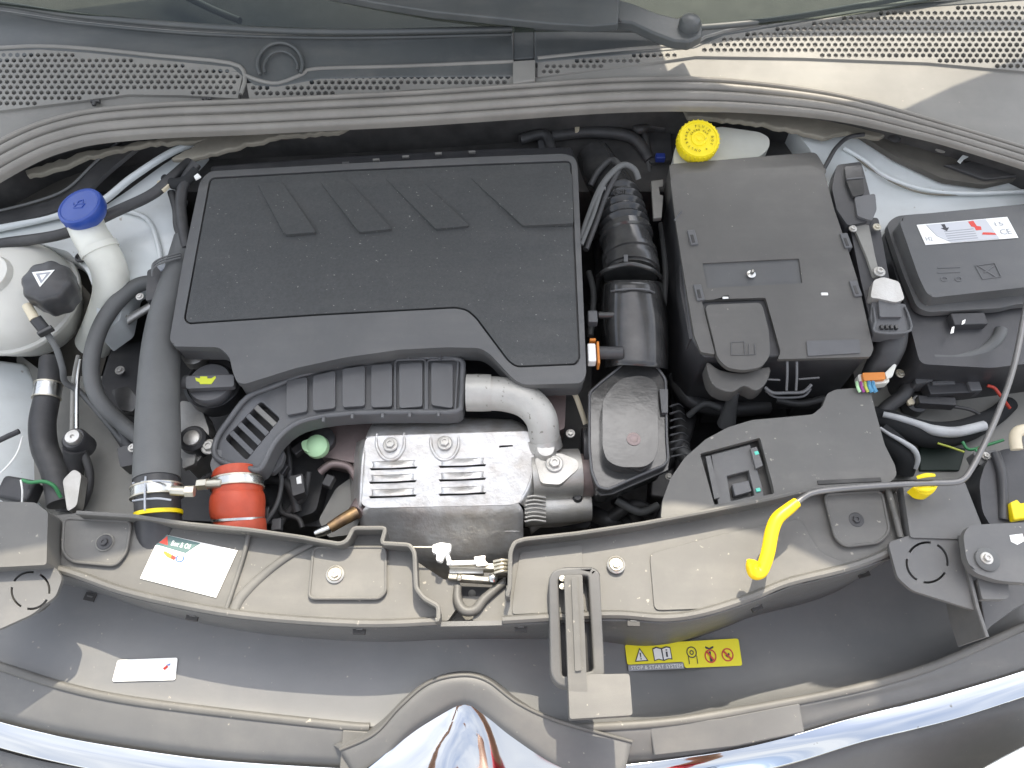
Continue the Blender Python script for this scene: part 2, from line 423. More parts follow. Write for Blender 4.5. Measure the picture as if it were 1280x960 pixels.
M['concrete'] = material('asphalt paving', (.20, .195, .18), .9, mott=.3, mscale=3, bump=.8, bscale=60)
M['hoodpaint'] = material('white bonnet paint', (.72, .73, .73), .3, coat=.5)
g = bpy.data.materials.new('windscreen glass'); g.use_nodes = True; n_ = g.node_tree.nodes; n_.clear()
o_ = n_.new('ShaderNodeOutputMaterial'); mx_ = n_.new('ShaderNodeMixShader'); tr_ = n_.new('ShaderNodeBsdfTransparent'); gl_ = n_.new('ShaderNodeBsdfGlossy'); fr_ = n_.new('ShaderNodeFresnel')
tr_.inputs[0].default_value = (.62, .66, .62, 1); gl_.inputs['Roughness'].default_value = .02; fr_.inputs[0].default_value = 1.5
g.node_tree.links.new(fr_.outputs[0], mx_.inputs[0]); g.node_tree.links.new(tr_.outputs[0], mx_.inputs[1]); g.node_tree.links.new(gl_.outputs[0], mx_.inputs[2]); g.node_tree.links.new(mx_.outputs[0], o_.inputs[0])
M['glass'] = g

# shared fasteners
def hex_mesh(name, r, h, mat, washer=1.55, dimple=True):
    me = bpy.data.meshes.new(name); bm = bmesh.new()
    def ring(rad, z, n, off=0): return [bm.verts.new((rad * math.cos(2 * math.pi * k / n + off), rad * math.sin(2 * math.pi * k / n + off), z)) for k in range(n)]
    w0 = ring(r * washer, -.001, 24); w1 = ring(r * washer, h * .25, 24); w2 = ring(r * washer * .9, h * .35, 24)
    for a, b in ((w0, w1), (w1, w2)):
        for k in range(24): bm.faces.new((a[k], a[(k + 1) % 24], b[(k + 1) % 24], b[k]))
    bm.faces.new(w2)
    a = ring(r, h * .3, 6); b = ring(r, h * .9, 6); c = ring(r * .86, h, 6); d = ring(r * .5, h, 6); e = ring(r * .45, h * .75, 6)
    for p, q in ((a, b), (b, c), (c, d), (d, e)):
        for k in range(6): bm.faces.new((p[k], p[(k + 1) % 6], q[(k + 1) % 6], q[k]))
    bm.faces.new(e)
    bmesh.ops.recalc_face_normals(bm, faces=bm.faces); bm.to_mesh(me); bm.free(); me.materials.append(mat); return me
BOLT = hex_mesh('bolt', .0055, .006, M['zinc'])
BOLT_S = hex_mesh('bolt', .0055, .006, M['cast'])
DARKBOLT = hex_mesh('bolt', .0055, .005, M['black'], washer=1.9)
def bolt(px, py, z, parent, me=None, s=1.0, axis=(0, 0, 1), name='bolt'):
    return put(me or BOLT, name, P(px, py, z), parent, axis, random.random() * 3, s)
# ================================================================== setting
def rect_mesh(name, x0, y0, x1, y1, z, th, mat, kind='structure'):
    vs_ = [(x, y, h) for h in (z, z - th) for x, y in ((x0, y0), (x1, y0), (x1, y1), (x0, y1))]
    fs = [(0, 1, 2, 3), (7, 6, 5, 4), (0, 4, 5, 1), (1, 5, 6, 2), (2, 6, 7, 3), (3, 7, 4, 0)]
    return finish(name, vs_, fs, mat, None, smooth=False, kind=kind)
rect_mesh('ground', -60, -60, 60, 60, 0, .05, M['concrete'])
# underbody and bulkhead that close the bay
bay = finish('bay_floor', [(-.8, -.34, .50), (.8, -.34, .50), (.8, .42, .50), (-.8, .42, .50), (-.8, .42, .83), (.8, .42, .83), (-.8, -.34, .60), (.8, -.34, .60)],
             [(0, 1, 2, 3), (3, 2, 5, 4), (1, 0, 6, 7)], M['hollow'], None, smooth=False, kind='structure')
finish('bulkhead', [(-.85, .40, .50), (.85, .40, .50), (.85, .40, .835), (-.85, .40, .835), (.85, .62, .845), (-.85, .62, .845)], [(0, 1, 2, 3), (3, 2, 4, 5)], M['hollow'], None, smooth=False, kind='structure').modifiers.new('thick', 'SOLIDIFY').thickness = .004
finish('wheel_arch', [(-.90, -.4, .2), (-.90, .6, .2), (-.90, .6, .88), (-.90, -.4, .86), (-.86, -.4, .2), (-.86, .6, .2), (-.86, .6, .87), (-.86, -.4, .85)], [(0, 1, 2, 3), (4, 5, 6, 7), (0, 1, 5, 4), (2, 3, 7, 6), (1, 2, 6, 5), (0, 3, 7, 4)], M['hollow'], None, smooth=False, kind='structure')
finish('wheel_arch', [(.90, -.4, .2), (.90, .6, .2), (.90, .6, .88), (.90, -.4, .86), (.86, -.4, .2), (.86, .6, .2), (.86, .6, .87), (.86, -.4, .85)], [(0, 1, 2, 3), (4, 5, 6, 7), (0, 1, 5, 4), (2, 3, 7, 6), (1, 2, 6, 5), (0, 3, 7, 4)], M['hollow'], None, smooth=False, kind='structure')
bay.modifiers.new('thick', 'SOLIDIFY').thickness = .004

# ================================================================== bonnet (above the frame, throws the shade)
bonnet = thing('bonnet', 'white raised bonnet standing open above the engine bay', 'bonnet', (0, .66, 1.62))
def bonnet_sheet():
    # shadow outline on the front deck, walked back up the sun's rays to the bonnet's plane
    rear_y, rear_z, slope = .93, 1.30, R(48)
    def to_plane(x, y, z):
        # plane: z = rear_z + (rear_y - y) * tan(slope)
        k = (rear_z + (rear_y - y) * math.tan(slope) - z) / (sdir.z + sdir.y * math.tan(slope))
        return Vector((x, y, z)) + sdir * k
    front = [to_plane(*P(px, py, .85)) for px, py in ((-160, 740), (0, 722), (120, 700), (260, 664), (430, 640), (640, 634), (840, 640), (960, 668), (1060, 715), (1160, 800), (1290, 850), (1420, 830))]
    rear = [to_plane(*P(px, py, .96)) for px, py in ((1460, 60), (1380, 66), (1290, 80), (1200, 104), (1130, 128), (1040, 130), (925, 114), (838, 94), (815, 60), (820, 20), (700, -20), (300, -30), (-160, 10))]
    o = front + rear
    n = len(o); ctr = sum(o, Vector()) / n
    nrm = Vector((0, math.sin(slope), math.cos(slope)))
    verts = o + [v + nrm * .025 for v in o]
    fc = [tuple(range(n))[::-1], tuple(range(n, 2 * n))] + [(i, (i + 1) % n, n + (i + 1) % n, n + i) for i in range(n)]
    return finish('bonnet_skin', verts, fc, M['hoodpaint'], bonnet, smooth=False)
bonnet_sheet()

# ================================================================== windscreen, cowl
def zc(px, py): return .935 + (170 - py) * .00030
ws = thing('windscreen', 'dark windscreen base above the plastic cowl', 'windscreen', P(400, 0, 1.0))
def zw(px, py): return .992 + (30 - py) * .00085
plate('pane', M['glass'], [(-200, -160), (1500, -160), (1500, -60), (1080, 15), (900, 34), (640, 38), (420, 36), (250, 30), (100, 16), (-200, -20)], zw, .004, parent=ws, bev=0)
dash = plate('dashboard', M['dash'], [(-300, -200), (1600, -200), (1600, -40), (1000, -5), (640, 5), (260, 18), (150, -12), (-300, -60)], .93, .02, parent=ws, bev=.004)
plate('cabin_shade_sheet', M['rubber'], [(-300, -200), (1600, -200), (1600, 80), (640, 80), (-300, 60)], .86, .02, parent=ws, bev=0)  # black sheet standing in for the cabin's shade below the dashboard
tube('demister_strip', M['rubber'], [(200, -20, .96), (262, 10, .95), (300, 26, .95)], .006, parent=ws)

cowl = thing('scuttle', 'grey plastic cowl with honeycomb vents along the windscreen foot', 'cowl', P(600, 80, .93))
cow_low = [(-60, 110), (0, 143), (60, 148), (110, 135), (200, 124), (300, 124), (420, 128), (640, 112), (700, 103), (850, 92), (1000, 98), (1120, 118), (1290, 165), (1400, 200)]
plate('upper_cowl', M['wiper'], [(-60, 0), (0, 4), (100, 18), (250, 32), (420, 38), (640, 34), (643, 95), (500, 96), (400, 98), (345, 108), (318, 106), (300, 92), (170, 72), (60, 62), (-60, 90)], lambda a, b: zc(a, b) + .004, .012, parent=cowl, bev=.002)
plate('upper_cowl', M['wiper'], [(668, 33), (900, 30), (1080, 8), (1280, -25), (1450, -60), (1450, -30), (1280, 0), (1080, 14), (905, 44), (868, 60), (668, 78)], lambda a, b: zc(a, b) + .004, .012, parent=cowl, bev=.002)
plate('cowl_joint_strip', M['wiper'], [(642, 32), (668, 32), (668, 72), (642, 74)], lambda a, b: zc(a, b) + .001, .012, parent=cowl, bev=.002)
tube('cowl_edge', M['wiper'], [(-60, 2, 1.0), (0, 5, 1.0), (100, 20, .995), (250, 33, .993), (420, 40, .991), (640, 36, .991)], .005, parent=cowl)
tube('cowl_edge', M['wiper'], [(-60, 12, .985), (0, 15, .984), (100, 29, .982), (250, 42, .980), (420, 47, .980), (640, 43, .980)], .003, parent=cowl)
tube('cowl_edge', M['wiper'], [(668, 34, .991), (840, 36, .991), (1000, 20, .993), (1280, -32, 1.01)], .005, parent=cowl)

def honeycomb(name, mat, poly, z, pitch, th, parent, open_=.64, rows_pitch=None, skew=0, fill_edge=True):
    """a plate pierced by staggered holes wherever they fit inside the outline"""
    from mathutils.geometry import intersect_point_line
    rp = rows_pitch or pitch * .86
    def inside(p, margin):
        x, y = p; c = False
        for i in range(len(poly)):
            a, b = poly[i - 1], poly[i]
            if (a[1] > y) != (b[1] > y) and x < (b[0] - a[0]) * (y - a[1]) / (b[1] - a[1]) + a[0]: c = not c
            pa = Vector((a[0], a[1])); pb = Vector((b[0], b[1])); q, t = intersect_point_line(Vector((x, y)), pa, pb)
            t = min(1, max(0, t)); q = pa + (pb - pa) * t
            if (Vector((x, y)) - Vector((q.x, q.y))).length < margin: return False
        return c
    xs = [p[0] for p in poly]; ys = [p[1] for p in poly]; holes = []; j = 0; y = min(ys)
    while y < max(ys):
        x = min(xs) + (pitch / 2 if j % 2 else 0) + skew * j
        while x < max(xs):
            if inside((x, y), pitch * .42):
                r = pitch * open_ / 2 * random.uniform(.94, 1.06)
                holes.append([(x + r * math.cos(R(60 * k + 30)), y + r * .92 * math.sin(R(60 * k + 30))) for k in range(6)])
            x += pitch
        y += rp; j += 1
    return plate(name, mat, poly, z, th, holes=holes, parent=parent, bev=0, kind='stuff'), len(holes)
gl_ = [(-60, 66), (0, 64), (50, 62), (110, 66), (290, 84), (303, 95), (297, 123), (230, 119), (160, 118), (100, 126), (0, 138), (-60, 142)]
honeycomb('vent_grille', M['cowl'], gl_, lambda a, b: zc(a, b) + .004, 8.6, .005, cowl, .72, 6.7)
gm_ = [(308, 104), (325, 104), (345, 108), (385, 100), (405, 92), (500, 88), (642, 82), (642, 107), (520, 112), (400, 122), (312, 126)]
honeycomb('vent_grille', M['cowl'], gm_, lambda a, b: zc(a, b) + .003, 8.6, .005, cowl, .76, 6.9)
gr_ = [(672, 77), (760, 68), (840, 62), (870, 60), (905, 44), (1080, 14), (1280, 0), (1400, -10), (1400, 110), (1290, 90), (1160, 78), (1000, 72), (870, 70), (800, 80), (672, 96)]
honeycomb('vent_grille', M['cowl'], gr_, lambda a, b: zc(a, b) + .003, 8.4, .005, cowl, .78, 6.6, skew=.25)
plate('lower_cowl', M['cowl'], gl_[::-1][:1] + [(-60, 142), (0, 138), (100, 126), (160, 118), (230, 119), (297, 123), (312, 126), (400, 122), (520, 112), (642, 107), (668, 96), (672, 96), (800, 80), (870, 70), (1000, 72), (1160, 78), (1290, 90), (1400, 110), (1400, 260), (1280, 200), (1150, 150), (1000, 118), (850, 108), (640, 116), (400, 138), (200, 148), (100, 158), (0, 190), (-60, 230)][1:], lambda a, b: zc(a, b), .008, parent=cowl, bev=.0015)
plate('joint_cover', M['cowl'], [(641, 76), (669, 74), (669, 100), (641, 104)], lambda a, b: zc(a, b) + .009, .010, parent=cowl, bev=.002)
plate('plenum_floor', M['hollow'], [(-200, 0), (1500, -60), (1500, 160), (900, 110), (-200, 160)], lambda a, b: zc(a, b) - .05, .006, parent=cowl, bev=0)
tube('vent_frame', M['cowl'], [(-60, 62, zc(0, 62) + .004), (0, 60, zc(0, 60) + .004), (50, 58, zc(0, 60) + .004), (110, 61, zc(0, 61) + .004), (200, 70, zc(0, 70) + .004), (288, 79, zc(0, 80) + .004), (306, 94, zc(0, 94) + .004), (301, 118, zc(0, 118) + .004)], .0034, parent=cowl, n=3)
tube('vent_frame', M['cowl'], [(306, 94, zc(0, 94) + .004), (325, 101, zc(0, 100) + .004), (348, 104, zc(0, 104) + .004), (378, 93, zc(0, 93) + .004), (395, 86, zc(0, 86) + .004), (500, 83, zc(0, 83) + .004), (642, 77, zc(0, 77) + .004)], .0032, parent=cowl, n=3)
tube('vent_frame', M['cowl'], [(672, 73, zc(0, 73) + .003), (760, 64, zc(0, 64) + .003), (840, 58, zc(0, 58) + .003), (866, 56, zc(0, 56) + .003), (905, 40, zc(0, 40) + .003), (1080, 9, zc(0, 9) + .003), (1280, -6, zc(0, -6) + .003)], .0034, parent=cowl, n=3)
tube('drain_ring', M['wiper'], [p + (zc(0, p[1]) + .008,) for p in px_circle(350, 80, 28, 22, .95, 150, 385)], .0028, parent=cowl, n=2)
tube('drain_ring', M['wiper'], [p + (zc(0, p[1]) + .008,) for p in px_circle(351, 84, 21, 18, .95, 160, 370)], .0020, parent=cowl, n=2)
for x, y in ((118, 125), (258, 122)):
    block('clip', M['black'], x, y, zc(x, y) + .007, .016, .005, .006, parent=cowl)
    block('clip', M['black'], x - 1, y + 3, zc(x, y) + .008, .006, .009, .005, parent=cowl)

# wiper
wp = thing('windscreen_wiper', 'grey wiper arm with round pivot cap lying across the cowl', 'wiper', P(862, 36, 1.0))
plate('wiper_arm', M['wiper'], [(330, -40), (560, -30), (775, -8), (773, 29), (740, 32), (690, 29), (620, 22), (540, 14), (470, 3), (400, -10)], 1.035, .014, parent=wp, bev=.003, bseg=3)
plate('pivot_arm', M['wiper'], [(764, -4), (792, 4), (822, 16), (846, 22), (866, 14), (878, 28), (878, 44), (862, 52), (842, 50), (815, 40), (790, 28), (768, 26)], 1.03, .018, parent=wp, bev=.004, bseg=3)
lathe('pivot_cap', M['wiper'], P(862, 31, 1.034), [(.017, -.01), (.017, .004), (.014, .010), (.006, .013), (0, .0135)], parent=wp)
bolt(773, 26, 1.028, wp, DARKBOLT, .6)

# weather seal
sealpts = [(-60, 232), (-20, 205), (30, 178), (70, 163), (120, 152), (200, 145), (300, 141), (400, 136), (520, 130), (640, 122), (760, 114), (860, 112), (950, 117), (1050, 130), (1150, 155), (1230, 178), (1300, 200), (1360, 222)]
sp = [(a, b, .955) for a, b in sealpts]
def lump(c, r, h0, k=7): return [(c + r * math.cos(math.pi - math.pi * i / (k - 1)), h0 + r * 1.1 * math.sin(math.pi * i / (k - 1))) for i in range(k)]
prof = [(-.030, -.018)] + lump(-.0240, .0060, -.009) + [(-.0165, -.0055)] + lump(-.0085, .0085, -.006, 9) + [(.0008, -.0015)] + lump(.0090, .0070, -.002, 9) + [(.0172, .0035)] + lump(.0212, .0040, .003, 5) + [(.0256, -.018)]
prof = [(a, h) for a, h in prof]
s_ = sweep('weather_seal', M['seal'], sp, prof, None, n=5, ws=lambda x: 1 - .38 * min(1, max(0, (x - 880) / 300)))
tag(s_, 'long ridged rubber seal running across the bay below the cowl', 'seal')

# soft insulation edge & under-cowl metal
o = plate('cowl_insulation', M['felt'], ragged([(30, 212), (110, 188), (200, 172), (300, 162), (400, 156), (440, 155), (430, 163), (350, 171), (300, 182), (240, 197), (212, 198), (250, 176), (180, 180), (110, 196), (70, 212), (34, 220)]), .90, .010, bev=.003, bseg=3)
tag(o, 'ragged tan insulation edge peeping out beneath the seal on the left', 'insulation')
o = plate('cowl_insulation', M['felt'], ragged([(850, 128), (950, 130), (1040, 148), (1112, 166), (1100, 171), (1060, 166), (1030, 172), (990, 162), (940, 152), (860, 146)]), .90, .010, bev=.003, bseg=3)
tag(o, 'brown insulation edge beneath the seal behind the yellow cap', 'insulation')

# ================================================================== painted inner wings
lw = thing('left_inner_wing', 'white painted inner wing on the left around the blue cap filler', 'car body', P(100, 300, .80))
def zl(px, py): return .86 - max(0, py - 330) * .0004
plate('wing_panel', M['white'], rounded([(-120, 300), (0, 285), (60, 272), (130, 258), (160, 238), (205, 205), (236, 186), (272, 170), (250, 195), (222, 222), (216, 250), (222, 285), (216, 325), (190, 345), (160, 352), (150, 400), (122, 420), (120, 370), (108, 338), (85, 314), (40, 302), (0, 300), (-120, 300)], 5), zl, .05, parent=lw, bev=.004)
tube('body_seam', M['white'], [(-60, 296, .868), (0, 285, .870), (60, 272, .871), (120, 256, .872), (165, 222, .876), (215, 190, .880), (262, 172, .884)], .006, parent=lw)
tube('body_seam', M['white'], [(150, 262, .864), (185, 275, .864), (200, 320, .862), (196, 345, .86)], .004, parent=lw)
plate('hinge_pocket', M['pocket'], [(-120, 200), (0, 200), (120, 168), (190, 160), (140, 200), (95, 240), (60, 262), (0, 272), (-120, 290)], .845, .03, parent=lw, bev=.004)
sweep('pocket_edge', M['rubber'], [(-60, 284, .872), (0, 274, .872), (60, 262, .874), (95, 244, .878), (130, 212, .884), (175, 176, .888), (215, 150, .890)], [(-.016, 0), (-.014, .006), (.012, .006), (.016, 0), (.012, -.004), (-.012, -.004)], parent=lw)
tube('pocket_lip', M['greyrub'], [(-60, 275, .884), (0, 263, .884), (50, 250, .886), (85, 235, .888), (120, 202, .892), (160, 168, .895), (200, 146, .90)], .0022, parent=lw)
o = tube('inner_hose', M['rubber'], [(-60, 318, .885), (0, 305, .885), (80, 292, .89), (150, 262, .895), (190, 243, .90), (215, 222, .90), (240, 200, .89)], .0085)
tag(o, 'black rubber hose running along the white left wing behind the blue cap', 'hose')
o = plate('strut_tower_side', M['white'], [(-60, 440), (30, 452), (48, 480), (50, 540), (60, 600), (70, 640), (-60, 660)], lambda a, b: .76 - (a * .0006), .10, bev=.01, bseg=3)
tag(o, 'pale blue-white painted upright below the round expansion tank', 'car body')
lathe('grommet', M['rubber'], P(101, 322, .866), [(.0085, -.002), (.0085, .002), (.006, .003), (.004, 0), (0, 0)], parent=lw)

rw = thing('right_inner_wing', 'white painted inner wing on the right behind the stickered fuse box', 'car body', P(1150, 230, .82))
def zr(px, py): return .880 - max(0, py - 235) * .00035
plate('wing_panel', M['white'], rounded([(985, 150), (1060, 160), (1100, 188), (1180, 222), (1232, 229), (1290, 215), (1400, 200), (1400, 330), (1280, 330), (1100, 330), (1060, 320), (1040, 260), (1020, 240), (1015, 190)], 8), zr, .05, parent=rw, bev=.004)
tube('body_crease', M['white'], [(1055, 185, .885), (1080, 200, .884), (1110, 222, .882), (1160, 238, .880), (1220, 242, .880), (1300, 238, .882)], .0035, parent=rw)
sweep('body_seam', M['felt'], [(1068, 195, .8815), (1090, 212, .881), (1125, 232, .880), (1165, 243, .879), (1230, 242, .879), (1300, 238, .879)], [(-.001, .0012), (.001, .0012), (.001, -.001), (-.001, -.001)], parent=rw)
plate('hinge_pocket', M['pocket'], rounded([(1060, 158), (1120, 168), (1220, 190), (1300, 220), (1290, 218), (1232, 231), (1180, 224), (1120, 196), (1085, 174)], 5), .892, .01, parent=rw, bev=.004)
plate('hinge_plate', M['rubber'], [(1180, 205), (1240, 198), (1300, 205), (1300, 216), (1232, 224)], .897, .008, parent=rw, bev=.003)
lathe('hinge_bolt', M['under'], P(1176, 184, .897), [(.013, 0), (.013, .003), (.007, .005), (.007, .009), (0, .010)], parent=rw)
lathe('hinge_bolt', M['rubber'], P(1118, 172, .897), [(.011, 0), (.010, .004), (.005, .007), (0, .008)], parent=rw)
plate('paint_chip', M['white'], [(1197, 201), (1203, 194), (1211, 190), (1212, 195), (1205, 199), (1201, 204)], .9035, .002, parent=rw, bev=.0005)
o = tube('release_cable', M['rubber'], [(1080, 168, .905), (1060, 172, .905), (1045, 185, .905), (1036, 200, .90), (1026, 218, .89)], .0035)
tag(o, 'thin black cable curving over the white right wing beside the battery box', 'cable')
o = plate('chassis_rail', M['under'], rounded([(1060, 440), (1400, 380), (1400, 700), (1240, 700), (1190, 600), (1100, 600), (1080, 520)], 10), .765, .06, bev=.006)
tag(o, 'dusty grey painted chassis rail visible under the prop rod on the right', 'car body')
o = plate('chassis_rail', M['under'], rounded([(20, 440), (60, 470), (150, 470), (185, 520), (190, 660), (70, 660), (30, 600)], 10), .735, .05, bev=.006)
tag(o, 'dusty beige chassis rail between the left hoses', 'car body')

finish_ = sweep('added_cowl_screen', M['hollow'], [(a, b + 4, .93) for a, b in sealpts], [(-.002, 0), (.002, 0), (.002, -.11), (-.002, -.11)], None, n=4)  # dark wall added to hide sun spots falling through the vents
finish_['kind'] = 'structure'
# ================================================================== front: deck, lower trim, strips, chrome
deckL_top = [(62, 640), (100, 641), (165, 645), (235, 655), (310, 662), (380, 672), (400, 676), (425, 680), (434, 676), (442, 660), (482, 660), (477, 679), (512, 681), (518, 690), (520, 735), (530, 748), (548, 758), (548, 776)]
deckL = thing('radiator_deck_cover', 'left half of the grey plastic deck cover carrying the large white sticker', 'trim panel', P(300, 710, .84))
def zd(px, py): return .846
plate('deck_surface', M['deck'], rounded([(60, 706), (62, 645)] + deckL_top[1:-1] + [(548, 778), (450, 780), (300, 771), (170, 746), (90, 720)], 3, 2), zd, .012, parent=deckL, bev=.002)
rim('rear_rim', M['deck'], rounded(deckL_top, 4, 2)[3:], .872, .840, .0058, parent=deckL)
sweep('front_lip', M['deck'], [(60, 707, .853), (95, 717, .853), (170, 742, .853), (300, 767, .853), (450, 778, .853), (548, 775, .853)], [(-.005, -.012), (-.005, -.002), (-.002, .001), (.002, .001), (.005, -.003), (.005, -.010)], parent=deckL)
def pad(pts, parent, mat=None, z=.8475, r=8, bev=.002, th=.006):
    o = plate('screw_pad', mat or M['deck'], rounded(pts, r), z, th, parent=parent, bev=bev, bseg=3)
    rp = rounded(pts, r); k = len(rp) // 2
    tube('pad_lip', M['deck'], [(x, y, z) for x, y in rp + rp[:1]], .0020, parent=parent, smooth=False, seg=8)
    return o
pad([(392, 684), (482, 684), (482, 740), (474, 748), (386, 748)], deckL, z=.851)
pad([(80, 648), (164, 652), (158, 690), (145, 707), (90, 702), (78, 690)], deckL, z=.851)
tube('stiffening_rib', M['deck'], [(397, 676, .8485), (360, 695, .8475), (325, 722, .8465), (300, 748, .846), (290, 768, .846)], [.004, .005, .006, .007, .007], parent=deckL, sq=.55)
tube('stiffening_rib', M['deck'], [(312, 664, .853), (303, 700, .849), (290, 740, .848), (282, 764, .848)], .003, parent=deckL)
for x, y, zz in ((419, 718, .852), (131, 678, .852)):
    lathe('screw_seat', M['cast'] if x > 300 else M['under'], P(x, y, zz), [(.0115, -.002), (.0115, .0015), (.0095, .003), (.0085, .0015), (.0065, .0015)], parent=deckL)
    bolt(x, y, zz + .002, deckL, BOLT if x > 300 else DARKBOLT, .95, name='screw')

deckR_top = [(633, 745), (637, 735), (638, 690), (643, 678), (655, 674), (720, 667), (800, 655), (880, 640), (960, 624), (1015, 611), (1060, 607), (1130, 606)]
deckR = thing('radiator_deck_cover', 'right half of the grey plastic deck cover below the yellow grip', 'trim panel', P(880, 700, .84))
plate('deck_surface', M['deck'], rounded([(628, 776), (632, 748)] + deckR_top[1:] + [(1136, 680), (1115, 698), (1085, 706), (1050, 718), (985, 734), (940, 752), (880, 771), (830, 777), (760, 773)], 3, 2), zd, .012, parent=deckR, bev=.002)
rim('rear_rim', M['deck'], rounded(deckR_top, 4, 2), .872, .840, .0058, parent=deckR)
sweep('front_lip', M['deck'], [(628, 774, .853), (760, 767, .853), (830, 771, .853), (880, 764, .853), (940, 745, .853), (985, 727, .853), (1050, 711, .853), (1088, 699, .853), (1120, 684, .853), (1140, 668, .853)], [(-.005, -.012), (-.005, -.002), (-.002, .001), (.002, .001), (.005, -.003), (.005, -.010)], parent=deckR)
plate('raised_section', M['deck'], rounded([(812, 692), (900, 668), (1000, 648), (1025, 690), (1060, 704), (985, 722), (930, 744), (880, 761), (818, 763)], 8), .8485, .006, parent=deckR, bev=.002, bseg=3)
plate('raised_section', M['deck'], rounded([(650, 690), (727, 680), (732, 764), (640, 768), (642, 740)], 5), .8480, .006, parent=deckR, bev=.002, bseg=3)
pad([(1030, 618), (1102, 614), (1112, 664), (1100, 678), (1056, 683), (1044, 672)], deckR, z=.853)
tube('stiffening_rib', M['deck'], [(1110, 612, .857), (1118, 640, .856), (1126, 672, .854)], .004, parent=deckR)
for x, y, big in ((770, 706, 1), (1070, 650, 0)):
    lathe('screw_seat', M['cast'] if big else M['black'], P(x, y, .850), [(.0115, -.002), (.0115, .0015), (.0095, .003), (.0085, .0015), (.0065, .0015)], parent=deckR)
    bolt(x, y, .852, deckR, BOLT if big else DARKBOLT, .95, name='screw')
# centre well around the latch
well = thing('latch_well', 'tan plastic trough around the bonnet catch between the deck halves', 'trim panel', P(580, 760, .80))
plate('well_left', M['deck'], rounded([(518, 700), (556, 725), (566, 722), (575, 728), (578, 750), (560, 776), (520, 776)], 3), .832, .05, parent=well, bev=.003)
plate('well_right', M['deck'], rounded([(600, 745), (632, 720), (636, 776), (590, 776)], 3), .832, .05, parent=well, bev=.003)
tube('well_rim', M['deck'], [(572, 732, .836), (572, 750, .836), (580, 763, .836), (594, 762, .836), (606, 748, .836), (630, 728, .836)], [.005, .006, .0065, .0065, .006, .005], parent=well)
plate('well_floor', M['deck'], [(515, 745), (640, 745), (640, 785), (515, 785)], .815, .03, parent=well, bev=.002)

# lower front trim
ft = thing('front_trim_panel', 'long curved grey front trim panel with yellow warning sticker', 'trim panel', P(620, 820, .76))
A_ = [(-70, 640), (0, 655), (60, 668), (170, 695), (300, 720), (450, 732), (640, 732), (830, 728), (900, 715), (1000, 680), (1100, 650), (1180, 615), (1290, 600)]
Bm = [(-70, 760), (0, 772), (80, 790), (160, 808), (300, 828), (430, 840), (640, 842), (820, 834), (900, 822), (1050, 785), (1150, 750), (1235, 712), (1290, 690)]
B_ = [(-70, 812), (0, 833), (80, 858), (160, 875), (300, 893), (430, 907), (640, 913), (820, 904), (900, 893), (1050, 865), (1150, 838), (1235, 803), (1290, 778)]
def dip(x): return .080 * min(1, max(0, (x - 680) / 130)) * min(1, max(0, (1330 - x) / 150))
LP = loft('lower_panel', M['trough'], [[(x, y, .752 - dip(x)) for x, y in A_], [(x, y, .750 - dip(x)) for x, y in Bm], [(x, y - 16, .746 - dip(x) * .75) for x, y in B_], [(x, y, .748) for x, y in B_]], parent=ft, nu=70, nv=5)
lps0 = surf(LP)
# upright face under the lip
LF = sweep('lip_face', M['panel'], [(a, b + 2, .846) for a, b in [(20, 699), (60, 708), (95, 719), (170, 744), (300, 769), (450, 780), (548, 778), (640, 776), (760, 771), (830, 774), (880, 767), (940, 748), (985, 730), (1050, 714), (1088, 702), (1120, 687), (1140, 671)]], [(-.003, 0), (.003, 0), (.003, -.205), (-.003, -.205)], parent=ft)
lfs = surf(LF)
def lps(x, y): return max(lps0(x, y), lfs(x, y))
def strip_rows(pts, dz): return [(x, y, z + dz) for x, y, z in pts]
ridge = [(x, y, .752) for x, y in B_]
tube('front_ridge', M['deck'], [q for q in ridge if q[0] < 450] + [(462, 909, .752)], .0055, parent=ft, sq=.8)
tube('front_ridge', M['deck'], [(705, 911, .752)] + [q for q in ridge if q[0] > 750], .0055, parent=ft, sq=.8)
C_ = [(-70, 872), (0, 894), (100, 917), (215, 935), (300, 945), (430, 952), (560, 955), (700, 953), (850, 942), (920, 930), (986, 914), (1065, 891), (1180, 862), (1280, 832), (1340, 808)]
loft('front_strip', M['panel'], [[(x, y + 3, .750) for x, y in B_], [(x, y + 8, .751) for x, y in B_], [(x, y - 14, .742) for x, y in C_], [(x, y, .732) for x, y in C_], [(x, y + 14, .700) for x, y in C_]], parent=ft, nu=60, nv=4)
plate('end_cap_strip', M['deck'], [(428, 912), (478, 915), (462, 968), (424, 966)], lambda a, b: .755 - max(0, b - 915) * .0002, .008, parent=ft, bev=.002)
plate('end_cap_strip', M['panel'], [(812, 908), (900, 898), (1000, 879), (1006, 915), (925, 932), (818, 944)], lambda a, b: .756 - max(0, b - 895) * .00025, .008, parent=ft, bev=.002)
# slots under the lip, inner shade given by near-black blocks, plus clips
for x, y, a in ((112, 746, 12), (240, 770, 8), (449, 787, 2), (651, 784, 0), (792, 777, 2), (946, 758, -18), (1080, 716, -16)):
    block('clip_slot', M['hollow'], x, y, lps(x, y) + .0022, .0155, .011, .005, rot=a, parent=ft, bev=.0005)
    block('slot_clip', M['panel'], x, y - 1, lps(x, y - 1) + .0030, .008, .002, .004, rot=a, parent=ft, bev=.0005)

